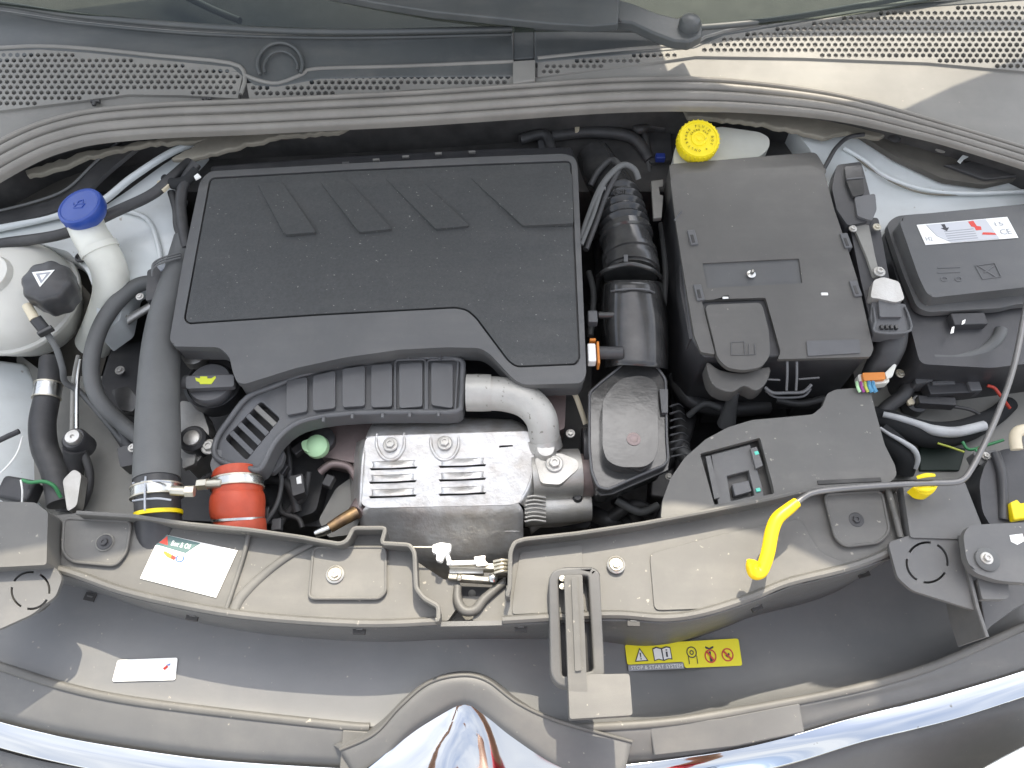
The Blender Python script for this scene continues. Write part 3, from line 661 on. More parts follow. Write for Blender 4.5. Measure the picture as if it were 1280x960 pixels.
# hump over the badge
hump = thing('grille_hump', 'grey peaked plastic hump rising over the chrome badge at the bottom centre', 'trim panel', P(580, 880, .76))
h0 = [(415, 930, .742), (470, 905, .745), (505, 872, .748), (535, 850, .750), (575, 838, .750), (612, 846, .750), (650, 875, .748), (700, 900, .745), (800, 915, .742)]
h1 = [(425, 938, .755), (468, 918, .765), (500, 884, .778), (535, 855, .785), (575, 845, .787), (608, 851, .785), (648, 880, .778), (700, 903, .765), (790, 928, .744)]
h2 = [(440, 966, .745), (470, 948, .755), (500, 918, .770), (530, 894, .777), (576, 871, .780), (606, 883, .777), (645, 913, .770), (702, 948, .755), (780, 968, .745)]
h3 = [(445, 985, .735), (476, 957, .748), (504, 926, .758), (534, 903, .766), (578, 881, .769), (604, 893, .766), (641, 922, .758), (696, 957, .748), (770, 985, .735)]
loft('hump_skin', M['panel'], [h0, h1, h2, h3], parent=hump, nu=60, nv=5)
tube('hump_crest', M['deck'], [(x, y - 1, z + .001) for x, y, z in h1], .0022, parent=hump)
# badge: chrome peak
bd = thing('chrome_badge', 'peaked chrome badge reflecting the sky at the bottom centre', 'badge', P(590, 930, .73))
b1 = [(440, 975, .756), (480, 942, .758), (515, 908, .761), (560, 880, .765), (577, 870, .768), (620, 892, .762), (670, 925, .753), (740, 972, .740)]
b2 = [(470, 1010, .752), (510, 975, .756), (545, 945, .759), (565, 925, .760), (577, 915, .760), (612, 930, .749), (672, 965, .739), (750, 1000, .730)]
b3 = [(500, 1070, .742), (535, 1040, .744), (560, 1010, .746), (570, 990, .746), (578, 990, .742), (614, 1000, .728), (686, 1030, .715), (760, 1060, .710)]
loft('badge_face', M['chrome'], [b1, b2, b3], parent=bd, nu=40, nv=5)

# chrome strips
def rd(x): return min(1, max(0, (x - 660) / 60)) * min(1, max(0, (1040 - x) / 80))
def chrome_strip(label, top, bot, z0=.727):
    r0 = [(x, y, z0) for x, y in top]; r2 = [(x, y, z0 - .005 - rd(x) * .013) for x, y in bot]
    mid = [((a[0] + b[0]) / 2, (a[1] + b[1]) / 2 - 1, z0 - .001 - rd((a[0] + b[0]) / 2) * .004) for a, b in zip(top, bot)]
    o = loft('chrome_strip', M['chrome'], [r0, mid, r2], nu=50, nv=6)
    return tag(o, label, 'trim strip', 'chrome trim strips along the nose')
chrome_strip('left curved chrome strip along the nose, reflecting pale sky', [(-70, 878), (0, 902), (100, 925), (215, 943), (300, 952), (430, 960), (490, 962)], [(-70, 912), (0, 935), (90, 957), (205, 978), (290, 988), (430, 997), (500, 1000)])
chrome_strip('right curved chrome strip along the nose below the yellow sticker', [(700, 962), (780, 956), (850, 947), (920, 936), (986, 920), (1065, 897), (1180, 868), (1280, 838), (1340, 815)], [(700, 1000), (790, 992), (865, 980), (935, 968), (1000, 952), (1080, 927), (1190, 900), (1290, 868), (1350, 846)])
bp = thing('front_bumper', 'dark front grille surround below the chrome strips', 'bumper', P(640, 980, .66))
low = [(-120, 905), (0, 945), (90, 965), (290, 995), (450, 1005), (640, 1010), (790, 1002), (935, 976), (1080, 934), (1190, 905), (1290, 874), (1400, 840)]
loft('grille_surround', M['panel'], [[(x, y - 12, .690) for x, y in low], [(x, y + 12, .685) for x, y in low], [(x, y + 120, .55) for x, y in low]], parent=bp, nu=50, nv=4)
loft('painted_bumper', M['white'], [[(1170, 1015, .70), (1225, 965, .71), (1300, 925, .715)], [(1180, 1045, .68), (1250, 990, .69), (1340, 940, .69)], [(1220, 1120, .6), (1290, 1060, .6), (1400, 1000, .6)]], parent=bp, nu=20, nv=4)

# corner plates with the round cut-out
def corner(label, pts, c, r, ribs):
    t = thing('corner_bracket', label, 'bracket', P(c[0], c[1], .83))
    n = 5; holes = []
    for k in range(4):
        a0 = k * 90 + 8 + 22; a1 = a0 + 70
        holes.append(px_circle(c[0], c[1], r, 9, .98, a0, a1) + px_circle(c[0], c[1], r - 2.6, 9, .98, a1, a0 - 0.001)[::1] if False else
                     [(c[0] + r * math.cos(R(a0 + (a1 - a0) * i / 8)), c[1] + r * .98 * math.sin(R(a0 + (a1 - a0) * i / 8))) for i in range(9)] +
                     [(c[0] + (r - 2.8) * math.cos(R(a1 - (a1 - a0) * i / 8)), c[1] + (r - 2.8) * .98 * math.sin(R(a1 - (a1 - a0) * i / 8))) for i in range(9)])
    plate('bracket_plate', M['panel'], rounded(pts, 6), .862, .006, holes=holes, parent=t, bev=.0012)
    plate('cutout_backing', M['hollow'], px_circle(c[0], c[1] + 1, r + 3, 20), .850, .003, parent=t, bev=0)
    for rb in ribs: rim('bracket_rib', M['panel'], rb, .868, .80, .0045, parent=t)
    return t
corner('right corner bracket with a slotted ring beside the round-head bolt plate', [(1110, 678), (1140, 668), (1200, 668), (1208, 690), (1216, 740), (1222, 764), (1140, 738), (1122, 722), (1116, 700)], (1159, 703), 27, [[(1200, 669), (1208, 700), (1222, 760), (1234, 796)]])
corner('left corner bracket with a slotted ring at the frame edge', [(-40, 706), (0, 704), (50, 703), (68, 708), (78, 722), (70, 745), (40, 768), (0, 786), (-40, 800)], (38, 738), 25, [])
o = plate('side_skirt_plate', M['panel'], [(1222, 730), (1300, 730), (1300, 745), (1268, 762), (1240, 782), (1232, 790)], .80, .02, bev=.002)
tag(o, 'small grey triangular trim below the right bolt plate', 'trim panel')

# bonnet release lever in its frame
lv = thing('release_lever', 'tan-grey bonnet release lever with square foot at the bottom centre', 'lever', P(735, 800, .84))
fo = rounded([(686, 722), (692, 712), (705, 709), (742, 709), (750, 716), (756, 845), (748, 858), (720, 862), (696, 856), (688, 842)], 10)
fi = rounded([(698, 722), (735, 719), (742, 838), (703, 846)], 5)
plate('lever_frame', M['panel'], fo, lambda a, b: .876 - (b - 710) * .00022, .030, holes=[fi], parent=lv, bev=.003, bseg=3)
plate('frame_floor', M['black'], fo, lambda a, b: .848 - (b - 710) * .00020, .020, parent=lv, bev=.002)
plate('lever_arm', M['deck'], rounded([(705, 719), (728, 718), (733, 840), (736, 892), (712, 896)], 3), lambda a, b: .884 - (b - 715) * .00012, .016, parent=lv, bev=.003, bseg=3)
plate('lever_arm_ridge', M['deck'], rounded([(714, 722), (721, 721), (727, 838), (719, 839)], 2), lambda a, b: .887 - (b - 715) * .00012, .008, parent=lv, bev=.002)
plate('lever_foot', M['deck'], rounded([(710, 845), (734, 843), (787, 842), (791, 894), (712, 899)], 4), .866, .022, parent=lv, bev=.003, bseg=3)
bolt(703, 723, .874, lv, BOLT, .45); bolt(703, 733, .872, lv, BOLT, .45)

# catch
lt = thing('bonnet_catch', 'plated metal bonnet catch with white cable end in the centre gap', 'latch', P(590, 712, .84))
block('catch_plate', M['zinc'], 596, 707, .848, .072, .008, .020, rot=2, parent=lt)
block('catch_plate', M['zinc'], 590, 722, .842, .062, .007, .018, rot=4, parent=lt)
block('catch_bar', M['steel'], 583, 714, .838, .045, .007, .014, rot=0, parent=lt)
block('pull_lever', M['paper'], 578, 703, .857, .040, .006, .004, rot=-2, parent=lt)
block('pull_lever', M['paper'], 560, 697, .859, .006, .018, .004, rot=-20, parent=lt)
plate('cable_end', M['paper'], rounded([(541, 681), (551, 678), (564, 680), (563, 688), (556, 694), (552, 702), (545, 700), (546, 692), (540, 690)], 2), .864, .010, parent=lt, bev=.0015)
tube('catch_cable', M['zinc'], [(517, 684, .862), (530, 684, .862), (543, 684, .862)], .0014, parent=lt)
plate('catch_hook', M['cast'], rounded([(592, 696), (607, 694), (606, 700), (612, 706), (596, 708)], 2), .862, .008, parent=lt, bev=.001)
for k in range(4): tube('spring_coil', M['zinc'], [(617 + k * .5, 702 + k * 4.6, .853), (627, 700 + k * 4.6, .857), (637, 701 + k * 4.6, .853)], .0019, parent=lt)
lathe('catch_rivet', M['steel'], P(616, 722, .848), [(.006, -.004), (.006, .001), (.003, .004), (0, .0045)], parent=lt)
lathe('catch_rivet', M['zinc'], P(574, 722, .846), [(.004, -.004), (.004, .001), (.002, .003), (0, .0035)], parent=lt)
block('catch_housing', M['black'], 588, 735, .80, .06, .05, .05, parent=lt)
lathe('catch_rivet', M['under'], P(590, 742, .802), [(.005, -.004), (.005, .001), (.002, .003), (0, .0035)], parent=lt)

# ---- stickers
def sticker_root(name, label, q, z):
    c = [sum(p[i] for p in q) / 4 for i in (0, 1)]
    return thing(name, label, 'sticker', P(c[0], c[1], z))
z_ = .8466
q = [(201, 667), (297, 688), (270, 747), (175, 723)]; st = sticker_root('sticker', 'white service sticker with teal header on the left deck cover', q, z_); f = quadmap(q)
plate('sticker_sheet', M['paper'], [f(0, 0), f(1, 0), f(1, 1), f(0, 1)], z_ + .0010, .0008, parent=st, bev=0)
zt = z_ + .0012
print_on('sticker_header', M['inkteal'], [f(0, 0), f(.52, 0.015), f(.40, .28), f(-.0, .24)], zt, st)
print_on('warning_mark', M['inkred'], [f(.03, .19), f(.09, .02), f(.145, .20)], zt + .0004, st)
text_on('header_text', 'Box & Oil', f, zt + .0004, M['paper'], st, .18, .08, .42, .19)
text_on('small_text', 'Date', f, zt, M['inkgrey'], st, .53, .10, .66, .15)
print_on('logo_swoosh', M['inkorange'], [f(.14, .33), f(.22, .36), f(.30, .42), (f(.29, .47)), f(.20, .44), f(.13, .37)], zt, st)
print_on('logo_swoosh', M['inkred'], [f(.25, .37), f(.31, .40), f(.30, .47), f(.25, .44)], zt + .0004, st)
r_ = [f(.36 + .055 * math.cos(R(a)), .41 + .08 * math.sin(R(a))) for a in range(-70, 221, 24)] + [f(.36 + .035 * math.cos(R(a)), .41 + .055 * math.sin(R(a))) for a in range(220, -71, -24)]
print_on('logo_ring', M['inkblue'], r_, zt + .0004, st)

q = [(147, 825), (222, 822), (219, 850), (140, 852)]; st = sticker_root('sticker', 'small plain white sticker on the lower front trim at the left', q, .75); f = quadmap(q)
plate('sticker_sheet', M['paper'], rounded([f(0, 0), f(1, 0), f(1, 1), f(0, 1)], 3), planar(q, lps0, .0022), .0006, parent=st, bev=0)
print_on('printed_mark', M['inkred'], [f(.78, .45), f(.84, .32), f(.86, .40), f(.81, .55)], planar(q, lps0, .0027), st)
print_on('printed_mark', M['inkblue'], [f(.82, .32), f(.89, .25), f(.88, .34)], planar(q, lps0, .0027), st)

q = [(781, 806), (923, 798), (928, 832), (785, 838)]; st = sticker_root('sticker', 'yellow STOP & START SYSTEM warning sticker on the lower front trim', q, .72); f = quadmap(q)
plate('sticker_sheet', M['stickyellow'], rounded([f(0, 0), f(1, 0), f(1, 1), f(.497, 1), f(.492, .76), f(0, .78)], 3), planar(q, lps0, .0022), .0006, parent=st, bev=0)
print_on('caption_strip', M['inkgrey'], [f(.005, .80), f(.488, .785), f(.492, 1.02), f(.005, 1.03)], planar(q, lps0, .0018), st)
zt = planar(q, lps0, .0025)
text_on('caption_text', 'STOP & START SYSTEM', f, zt, M['paper'], st, .03, .84, .48, .98)
def ring_px(cu, cv, ru, rv, w, n=22):
    return [f(cu + ru * math.cos(R(360 * k / n)), cv + rv * math.sin(R(360 * k / n))) for k in range(n)], [f(cu + ru * w * math.cos(R(360 * k / n)), cv + rv * w * math.sin(R(360 * k / n))) for k in range(n)]
print_on('triangle_symbol', M['ink'], [f(.07, .68), f(.125, .14), f(.19, .67)], zt, st)
print_on('triangle_symbol', M['paper'], [f(.083, .64), f(.125, .22), f(.176, .63)], planar(q, lps0, .0029), st)
print_on('exclamation_mark', M['ink'], [f(.12, .34), f(.132, .34), f(.130, .52), f(.123, .52)], planar(q, lps0, .0033), st)
print_on('exclamation_mark', M['ink'], [f(.122, .55), f(.132, .55), f(.131, .60), f(.122, .60)], planar(q, lps0, .0033), st)
print_on('book_symbol', M['ink'], [f(.235, .20), f(.27, .14), f(.315, .20), f(.36, .14), f(.395, .18), f(.40, .66), f(.365, .64), f(.325, .70), f(.28, .64), f(.24, .69)], zt, st)
print_on('book_symbol', M['paper'], [f(.243, .24), f(.27, .19), f(.310, .24), f(.315, .65), f(.282, .60), f(.247, .64)], planar(q, lps0, .0029), st)
print_on('book_symbol', M['paper'], [f(.322, .24), f(.36, .19), f(.388, .22), f(.392, .61), f(.365, .60), f(.326, .65)], planar(q, lps0, .0029), st)
text_on('book_letter', 'i', f, planar(q, lps0, .0033), M['ink'], st, .348, .26, .366, .55)
for cu, cv, ru, rv, w, m_ in ((.575, .42, .045, .22, .82, 'ink'), (.575, .43, .018, .09, .6, 'ink'), (.735, .60, .052, .26, .80, 'inkred'), (.885, .58, .052, .25, .80, 'inkred')):
    a, b = ring_px(cu, cv, ru, rv, w); print_on('ring_symbol', M[m_], a, zt, st, holes=[b])
for u in (.54, .612): print_on('belt_line', M['ink'], [f(u, .55), f(u + .006, .55), f(u + .006, .86), f(u, .86)], planar(q, lps0, .0027), st)
print_on('hand_symbol', M['ink'], [f(.725, .42), f(.742, .42), f(.742, .68), f(.755, .68), f(.745, .80), f(.728, .80)], planar(q, lps0, .0029), st)
print_on('prohibition_bar', M['inkred'], [f(.70, .42), f(.712, .38), f(.772, .78), f(.760, .82)], planar(q, lps0, .0033), st)
print_on('arrow_symbol', M['ink'], [f(.70, .22), f(.735, .30), f(.77, .22), f(.77, .30), f(.735, .36), f(.70, .30)], zt, st)
print_on('tool_symbol', M['ink'], [f(.865, .60), f(.90, .50), f(.905, .58), f(.88, .68)], planar(q, lps0, .0029), st)
print_on('prohibition_bar', M['inkred'], [f(.848, .45), f(.86, .41), f(.922, .74), f(.910, .78)], planar(q, lps0, .0033), st)

# ---- right-hand structure near the prop rod
o = plate('lamp_support_panel', M['panel'], rounded([(1128, 604), (1205, 600), (1232, 668), (1200, 674), (1138, 672)], 4), .865, .08, bev=.003)
tag(o, 'flat grey plastic block carrying the yellow rod clip', 'trim panel')
bp2 = thing('bolt_plate', 'rounded grey plate with a round bolt at the right frame edge', 'bracket', P(1245, 690, .88))
plate('plate_body', M['panel'], rounded([(1204, 668), (1212, 656), (1300, 652), (1300, 730), (1248, 726), (1218, 716), (1208, 700)], 10), .892, .012, parent=bp2, bev=.003, bseg=3)
lathe('bolt_washer', M['greyrub'], P(1233, 700, .892), [(.0145, 0), (.0145, .003), (.012, .0045), (0, .0045)], parent=bp2)
bolt(1233, 698, .896, bp2, BOLT_S, .9)
plate('paint_mark', M['paper'], [(1262, 669), (1278, 667), (1281, 676), (1272, 681), (1264, 677)], .8925, .0008, parent=bp2, bev=0)
plate('lower_tab', M['panel'], rounded([(1222, 722), (1260, 728), (1262, 744), (1258, 749), (1228, 749)], 3), .872, .012, parent=bp2, bev=.002)
# ================================================================== engine cover
ec = thing('engine_cover', 'large black engine cover with a grained pad and four slanted grooves', 'engine cover', P(480, 330, .86))
eo = [(262, 214), (440, 204), (600, 196), (705, 192), (718, 196), (722, 206), (733, 468), (727, 479), (654, 481), (642, 474), (612, 442), (600, 435), (560, 434), (500, 437), (430, 447), (370, 460), (306, 480), (296, 478), (290, 462), (287, 446), (274, 434), (217, 433), (212, 424), (228, 330), (250, 226)]
ip = [(264, 224), (440, 214), (600, 207), (712, 203), (723, 448), (719, 454), (646, 457), (636, 450), (596, 396), (584, 386), (570, 383), (400, 392), (236, 403), (232, 398)]
def off(pts, d):
    c = (480, 330); out = []
    n = len(pts); A = sum(pts[i - 1][0] * pts[i][1] - pts[i][0] * pts[i - 1][1] for i in range(n)); sg = 1 if A > 0 else -1
    for i in range(n):
        a, b, e = Vector(pts[i - 1][:2]), Vector(pts[i][:2]), Vector(pts[(i + 1) % n][:2])
        t1 = (b - a).normalized(); t2 = (e - b).normalized()
        n1 = Vector((t1.y, -t1.x)) * sg; n2 = Vector((t2.y, -t2.x)) * sg
        m = (n1 + n2); m = m.normalized() / max(.5, math.sqrt((1 + n1.dot(n2)) / 2)) if m.length > 1e-6 else n1
        out.append((b.x + m.x * d, b.y + m.y * d))
    return out
ipr = rounded(ip, 5, 3); eor = rounded(eo, 6, 3)
ze = lambda a, b: .900 - max(0, b - 385) * .00018 + max(0, 385 - b) * .00002
plate('cover_shell', M['cover'], off(eor, -1.5), lambda a, b: ze(a, b) - .005, .040, parent=ec, bev=.003)
plate('cover_border', M['cover'], eor, ze, .012, holes=[off(ipr, 2.4)], parent=ec, bev=.0022, bseg=3)
padz = lambda a, b: ze(a, b) + .0005
chev = [[(322, 230), (352, 227), (395, 290), (356, 293)], [(400, 227), (434, 224), (490, 286), (449, 290)], [(482, 223), (520, 220), (587, 282), (545, 286)]]
plate('grained_pad', M['coverpad'], ipr, padz, .012, parent=ec, bev=.0022, bseg=3)
# slanted grooves: a sunk run beside a raised step
for c in chev:
    plate('slanted_ridge', M['coverpad'], rounded(c, 3), lambda a, b: padz(a, b) + .0004 + max(0, b - 222) * .00007, .006, parent=ec, bev=.0022, bseg=3)
plate('slanted_ridge', M['coverpad'], rounded([(588, 222), (715, 216), (717, 279), (654, 282)], 3), lambda a, b: padz(a, b) + .0004 + max(0, b - 216) * .00006, .006, parent=ec, bev=.0022, bseg=3)
for x, y in ((470, 199), (507, 195), (548, 191), (590, 189), (432, 203)):
    block('rear_clip', M['cowl'] if x > 440 else M['cover'], x, y, .892, .011, .004, .004, rot=-4, parent=ec, bev=.0006)
plate('rear_skirt', M['black'], [(262, 206), (440, 193), (620, 184), (715, 182), (720, 200), (600, 204), (262, 222)], .880, .05, parent=ec, bev=.006)

# ================================================================== plastic air duct
ad = thing('air_duct', 'ribbed grey plastic air duct curving under the front edge of the engine cover', 'duct', P(420, 500, .82))
ao = smooth_open([(578, 448), (540, 444), (478, 446), (435, 452), (390, 462), (340, 480), (308, 494), (285, 522), (268, 548), (266, 570), (282, 582), (318, 590), (330, 586), (345, 556), (368, 534), (400, 524), (450, 519), (520, 518), (572, 517), (580, 500), (581, 470)], 3, closed=True)
zd_ = lambda a, b: .853 - max(0, 340 - a) * .00035
lh = [(281, 548), (326, 501), (350, 523), (308, 575)]
plate('duct_body', M['duct'], ao, lambda a, b: zd_(a, b) - .003, .030, holes=[rounded(lh, 4)], parent=ad, bev=.004, bseg=3)
tube('duct_seam', M['duct'], [(x, y, zd_(x, y) + .0005) for x, y in off(ao, -3)] + [off(ao, -3)[0] + (.8535,)], .0042, parent=ad, n=1, smooth=False)
plate('louvre_floor', M['hollow'], off(lh, 4), lambda a, b: zd_(a, b) - .022, .004, parent=ad, bev=0)
for k in range(4):
    t = (k + .75) / 4.4
    a = Vector(lh[0]).lerp(Vector(lh[1]), t); b = Vector(lh[3]).lerp(Vector(lh[2]), t); d = (Vector(lh[1]) - Vector(lh[0])).normalized() * 3.3
    plate('louvre_slat', M['duct'] if k != 3 else M['cowl'], [tuple(a - d), tuple(a + d), tuple(b + d), tuple(b - d)], lambda x, y: zd_(x, y) - .003, .012, parent=ad, bev=.001)
for (x0, x1, y0, y1, y2, y3) in ((358, 384, 476, 471, 514, 519), (391, 419, 470, 463, 510, 513), (428, 456, 461, 457, 507, 509), (464, 490, 456, 455, 508, 509), (499, 528, 455, 453, 508, 510), (539, 566, 453, 455, 510, 506)):
    plate('duct_chamber', M['duct'], rounded([(x0, y0), (x1, y1), (x1, y2), (x0, y3)], 4), lambda a, b: zd_(a, b) + .0045, .008, parent=ad, bev=.0022, bseg=3)
for x, y in ((372, 466), (405, 459), (440, 451), (475, 446), (510, 445), (550, 446), (404, 524), (440, 520), (478, 519), (512, 518), (548, 517)):
    block('duct_clip', M['duct'], x, y, .8595, .004, .007, .005, parent=ad, bev=.0008)
for x0, x1 in ((494, 532), (534, 573)):
    pts = rounded([(x0, 450), (x1, 449), (x1 - (4 if x1 > 560 else 0), 514), (x0, 515)], 5)
    tube('chamber_rim', M['duct'], [(x, y, .855) for x, y in pts + pts[:1]], .0018, parent=ad, smooth=False)
plate('duct_foot', M['duct'], rounded([(270, 560), (326, 588), (325, 600), (268, 598), (262, 580)], 5), .828, .02, parent=ad, bev=.004)
plate('mount_ear', M['duct'], rounded([(325, 575), (352, 560), (356, 566), (352, 580), (340, 592), (328, 588)], 4), .815, .012, holes=[px_circle(342, 580, 3.2, 8)], parent=ad, bev=.002)

# ================================================================== metal elbow and heat shield, turbine housing
el = thing('exhaust_elbow', 'cream-silver metal elbow pipe bending down beside the heat shield', 'pipe', P(640, 500, .84))
tube('elbow_pipe', M['elbow'], [(600, 492, .852), (630, 493, .852), (658, 502, .850), (676, 522, .842), (681, 550, .822)], [.0245, .0245, .0240, .0230, .0215], parent=el, seg=24)
tube('pipe_collar', M['elbow'], [(583, 491, .852), (600, 491, .852), (614, 491, .852)], [.0265, .0268, .0262], parent=el, seg=28, smooth=False)
tube('pipe_flange', M['cast'], [(680, 548, .822), (682, 560, .812)], [.024, .025], parent=el, seg=20, smooth=False)

hs = thing('heat_shield', 'shiny dented metal heat shield with six louvre slots', 'heat shield', P(555, 610, .78))
zt_ = lambda a, b: .8255 - (b - 540) * .00022
def louv(x, y): return [(x, y + 1), (x + 60, y - 1), (x + 58, y + 1.8), (x + 2, y + 4)]
LV = [(462, 584), (461, 601), (461, 619), (548, 581), (548, 598), (548, 616)]
so = [(457, 548), (470, 545), (660, 539), (668, 545), (668, 575), (664, 600), (650, 628), (640, 631), (460, 635), (452, 630), (449, 610), (453, 575)]
plate('shield_top', M['shield'], rounded(so, 4), zt_, .0025, holes=[louv(*p) for p in LV] + [[(624, 557), (641, 556), (641, 558), (624, 559.5)]], parent=hs, bev=.0008)
plate('shield_backing', M['hollow'], [(462, 555), (655, 550), (645, 625), (460, 628)], lambda a, b: zt_(a, b) - .012, .002, parent=hs, bev=0)
for x, y in LV:   # pressed hoods above each slot
    loft('louvre_hood', M['shield'], [[(x + 3, y - 7, zt_(x, y - 7) + .0005), (x + 30, y - 8, zt_(x, y - 8) + .0005), (x + 57, y - 9, zt_(x, y - 9) + .0005)],
         [(x + 4, y - 2, zt_(x, y) + .0010), (x + 30, y - 3.5, zt_(x, y) + .0055), (x + 56, y - 4, zt_(x, y) + .0010)],
         [(x + 3, y + 1.2, zt_(x, y) + .0006), (x + 30, y + .8, zt_(x, y) + .0060), (x + 57, y - 1, zt_(x, y) + .0006)]], parent=hs, nu=12, nv=3, th=.0008)
loft('shield_front', M['shield'], [[(458, 633, zt_(0, 634) - .0005), (550, 632, zt_(0, 632) - .0005), (648, 629, zt_(0, 629) - .0005)],
     [(452, 640, .798), (550, 642, .798), (654, 640, .798)], [(450, 655, .782), (550, 658, .782), (654, 656, .782)], [(462, 690, .745), (560, 700, .745), (654, 690, .745)], [(470, 720, .69), (560, 728, .69), (650, 720, .69)]], parent=hs, nu=24, nv=4)
loft('shield_back', M['shield'], [[(470, 523, .795), (540, 521, .795), (640, 524, .80)], [(462, 535, .812), (550, 532, .812), (655, 531, .814)], [(457, 547, zt_(0, 548)), (560, 543, zt_(0, 544)), (664, 540, zt_(0, 541))]], parent=hs, nu=24, nv=4)
loft('shield_side', M['shield'], [[(458, 548, .8165), (453, 575, .8225), (450, 632, .806)], [(452, 550, .805), (447, 580, .805), (445, 640, .79)], [(440, 556, .75), (437, 590, .74), (440, 650, .73)]], parent=hs, nu=12, nv=3)
loft('shield_corner', M['shield'], [[(668, 560, .8165), (664, 600, .814), (650, 629, .8065)], [(680, 590, .79), (676, 612, .786), (660, 640, .78)], [(690, 640, .76), (684, 652, .75), (664, 668, .74)]], parent=hs, nu=12, nv=4)
for x, y in ((488, 556), (556, 554)):
    tube('pressed_seat', M['shield'], [(x - 17, 543, .822), (x - 17, 558, zt_(0, 558) + .001), (x - 10, 571, zt_(0, 571) + .001), (x, 575, zt_(0, 575) + .001), (x + 10, 571, zt_(0, 571) + .001), (x + 17, 558, zt_(0, 558) + .001), (x + 17, 542, .822)], .0024, parent=hs)
    bolt(x, y, zt_(x, y) + .002, hs, BOLT_S, 1.25)
for k in range(6):
    tube('crimped_fold', M['shield'], [(622, 664 + k * 5, .774 - k * .0052), (638, 664 + k * 5, .774 - k * .0052), (650, 664 + k * 5, .773 - k * .0052)], .0012, parent=hs)
for k in range(7):
    tube('crimped_fold', M['cast'], [(656, 622 + k * 5, .800 - k * .003), (668, 620 + k * 5, .801 - k * .003), (682, 622 + k * 5, .798 - k * .003)], .0019, parent=hs)

th = thing('turbine_housing', 'rough cast aluminium turbine housing right of the heat shield', 'engine part', P(700, 600, .74))
tube('housing_barrel', M['cast'], [(665, 596, .790), (690, 594, .790), (724, 592, .788)], [.034, .037, .036], parent=th, seg=28, smooth=False)
plate('housing_flange', M['cast'], rounded([(668, 573), (700, 566), (722, 575), (724, 585), (700, 606), (676, 604)], 5), .826, .03, parent=th, bev=.003, bseg=3)
bolt(693, 580, .827, th, BOLT_S, 1.45)
lathe('cast_boss', M['cast'], P(682, 562, .828), [(.016, -.03), (.016, 0), (.012, .006), (0, .008)], parent=th)
tube('outlet_neck', M['cast'], [(655, 636, .765), (690, 634, .765), (738, 632, .765)], [.026, .025, .022], parent=th, seg=24, smooth=False)
plate('cast_web', M['cast'], rounded([(655, 612), (690, 606), (728, 604), (742, 640), (700, 648), (660, 650)], 5), .775, .04, parent=th, bev=.006)
lathe('hose_stub', M['rubber'], P(722, 622, .79), [(.007, -.02), (.007, 0), (.005, .004), (0, .004)], parent=th)
tube('band_ring', M['pinkmetal'], [(722, 594, .788), (736, 594, .788), (748, 594, .788)], [.031, .031, .030], parent=th, seg=24, smooth=False)

# ================================================================== black resonator box and intake hose
rb = thing('resonator_box', 'glossy black moulded box with a flanged rim right of the turbine housing', 'air box', P(790, 530, .78))
ro = [(735, 490), (748, 478), (768, 462), (782, 449), (800, 447), (822, 456), (834, 474), (835, 545), (837, 575), (832, 583), (800, 596), (760, 614), (746, 610), (738, 590), (735, 560)]
ri = [(750, 500), (760, 484), (775, 470), (800, 466), (816, 470), (825, 482), (826, 560), (820, 578), (806, 587), (774, 587), (756, 578), (750, 560)]
plate('box_flange', M['gloss'], rounded(ro, 4), .845, .006, parent=rb, bev=.0015)
plate('box_body', M['gloss'], off(rounded(ro, 5), -3), .840, .06, parent=rb, bev=.004)
zz1 = lambda a, b: .866
lid = off(rounded(ri, 9, 4), 1)
plate('box_lid', M['gloss'], off(rounded(ri, 10, 4), -3), .868, .034, parent=rb, bev=.013, bseg=6)
tube('flange_bead', M['duct'], [(x, y, .8465) for x, y in off(rounded(ro, 5, 2), -2)] + [off(rounded(ro, 5, 2), -2)[0] + (.8465,)], .0018, parent=rb, smooth=False)
lathe('lid_plug', M['pinkmetal'], P(792, 549, .868), [(.0095, 0), (.0095, .0012), (.006, .002), (.004, .001), (0, .0012)], parent=rb)
plate('side_clip', M['duct'], [(824, 486), (835, 486), (835, 516), (827, 516)], .853, .012, parent=rb, bev=.001)
plate('lower_wing', M['gloss'], [(746, 600), (838, 570), (836, 588), (766, 618), (752, 620), (744, 612)], .835, .006, parent=rb, bev=.0015)
cyl('inlet_stub', M['black'], (728, 560, .80), (750, 560, .80), .030, parent=rb)
for k in range(8):
    tube('fin', M['duct'], [(838, 508 + k * 9, .82), (848 + k, 505 + k * 9, .80), (854 + k * 1.5, 509 + k * 9, .775)], [.0016, .0012, .0006], parent=rb, seg=6)

ih = thing('intake_hose', 'fat black intake hose with ribbed bellows right of the engine cover', 'hose', P(785, 300, .83))
def corr():
    pts = smooth_open([(742, 195, .835, .030), (752, 215, .84, .034), (766, 238, .845, .036), (775, 262, .85, .037), (783, 300, .855, .039), (788, 330, .855, .041), (789, 345, .855, .041)], 30)
    W = [P(*p[:3]) for p in pts]; rr = []
    for p in pts:
        y = p[1]; r = p[3]
        if 246 < y < 291: r += .0034 * math.sin((y - 246) * 2 * math.pi / 9)
        if 292 < y < 299: r += .004
        if 318 < y < 324 or 332 < y < 342: r += .003
        rr.append(r)
    return tube_w('bellows_hose', M['gloss'], W, rr, ih, 36)
corr()
plate('hose_tag', M['duct'], [(780, 318), (785, 318), (785, 327), (780, 327)], .899, .003, parent=ih, bev=.0005)
for r in (8, 5.5, 3): tube('moulded_ring', M['gloss'], [(x, y, .8865) for x, y in px_circle(774, 240, r, 12, .7)] + [(774 + r, 240, .8865)], .0010, parent=ih)
dt = [(758, 372), (764, 344), (822, 344), (826, 372), (827, 430), (824, 462), (800, 456), (776, 455), (762, 446)]
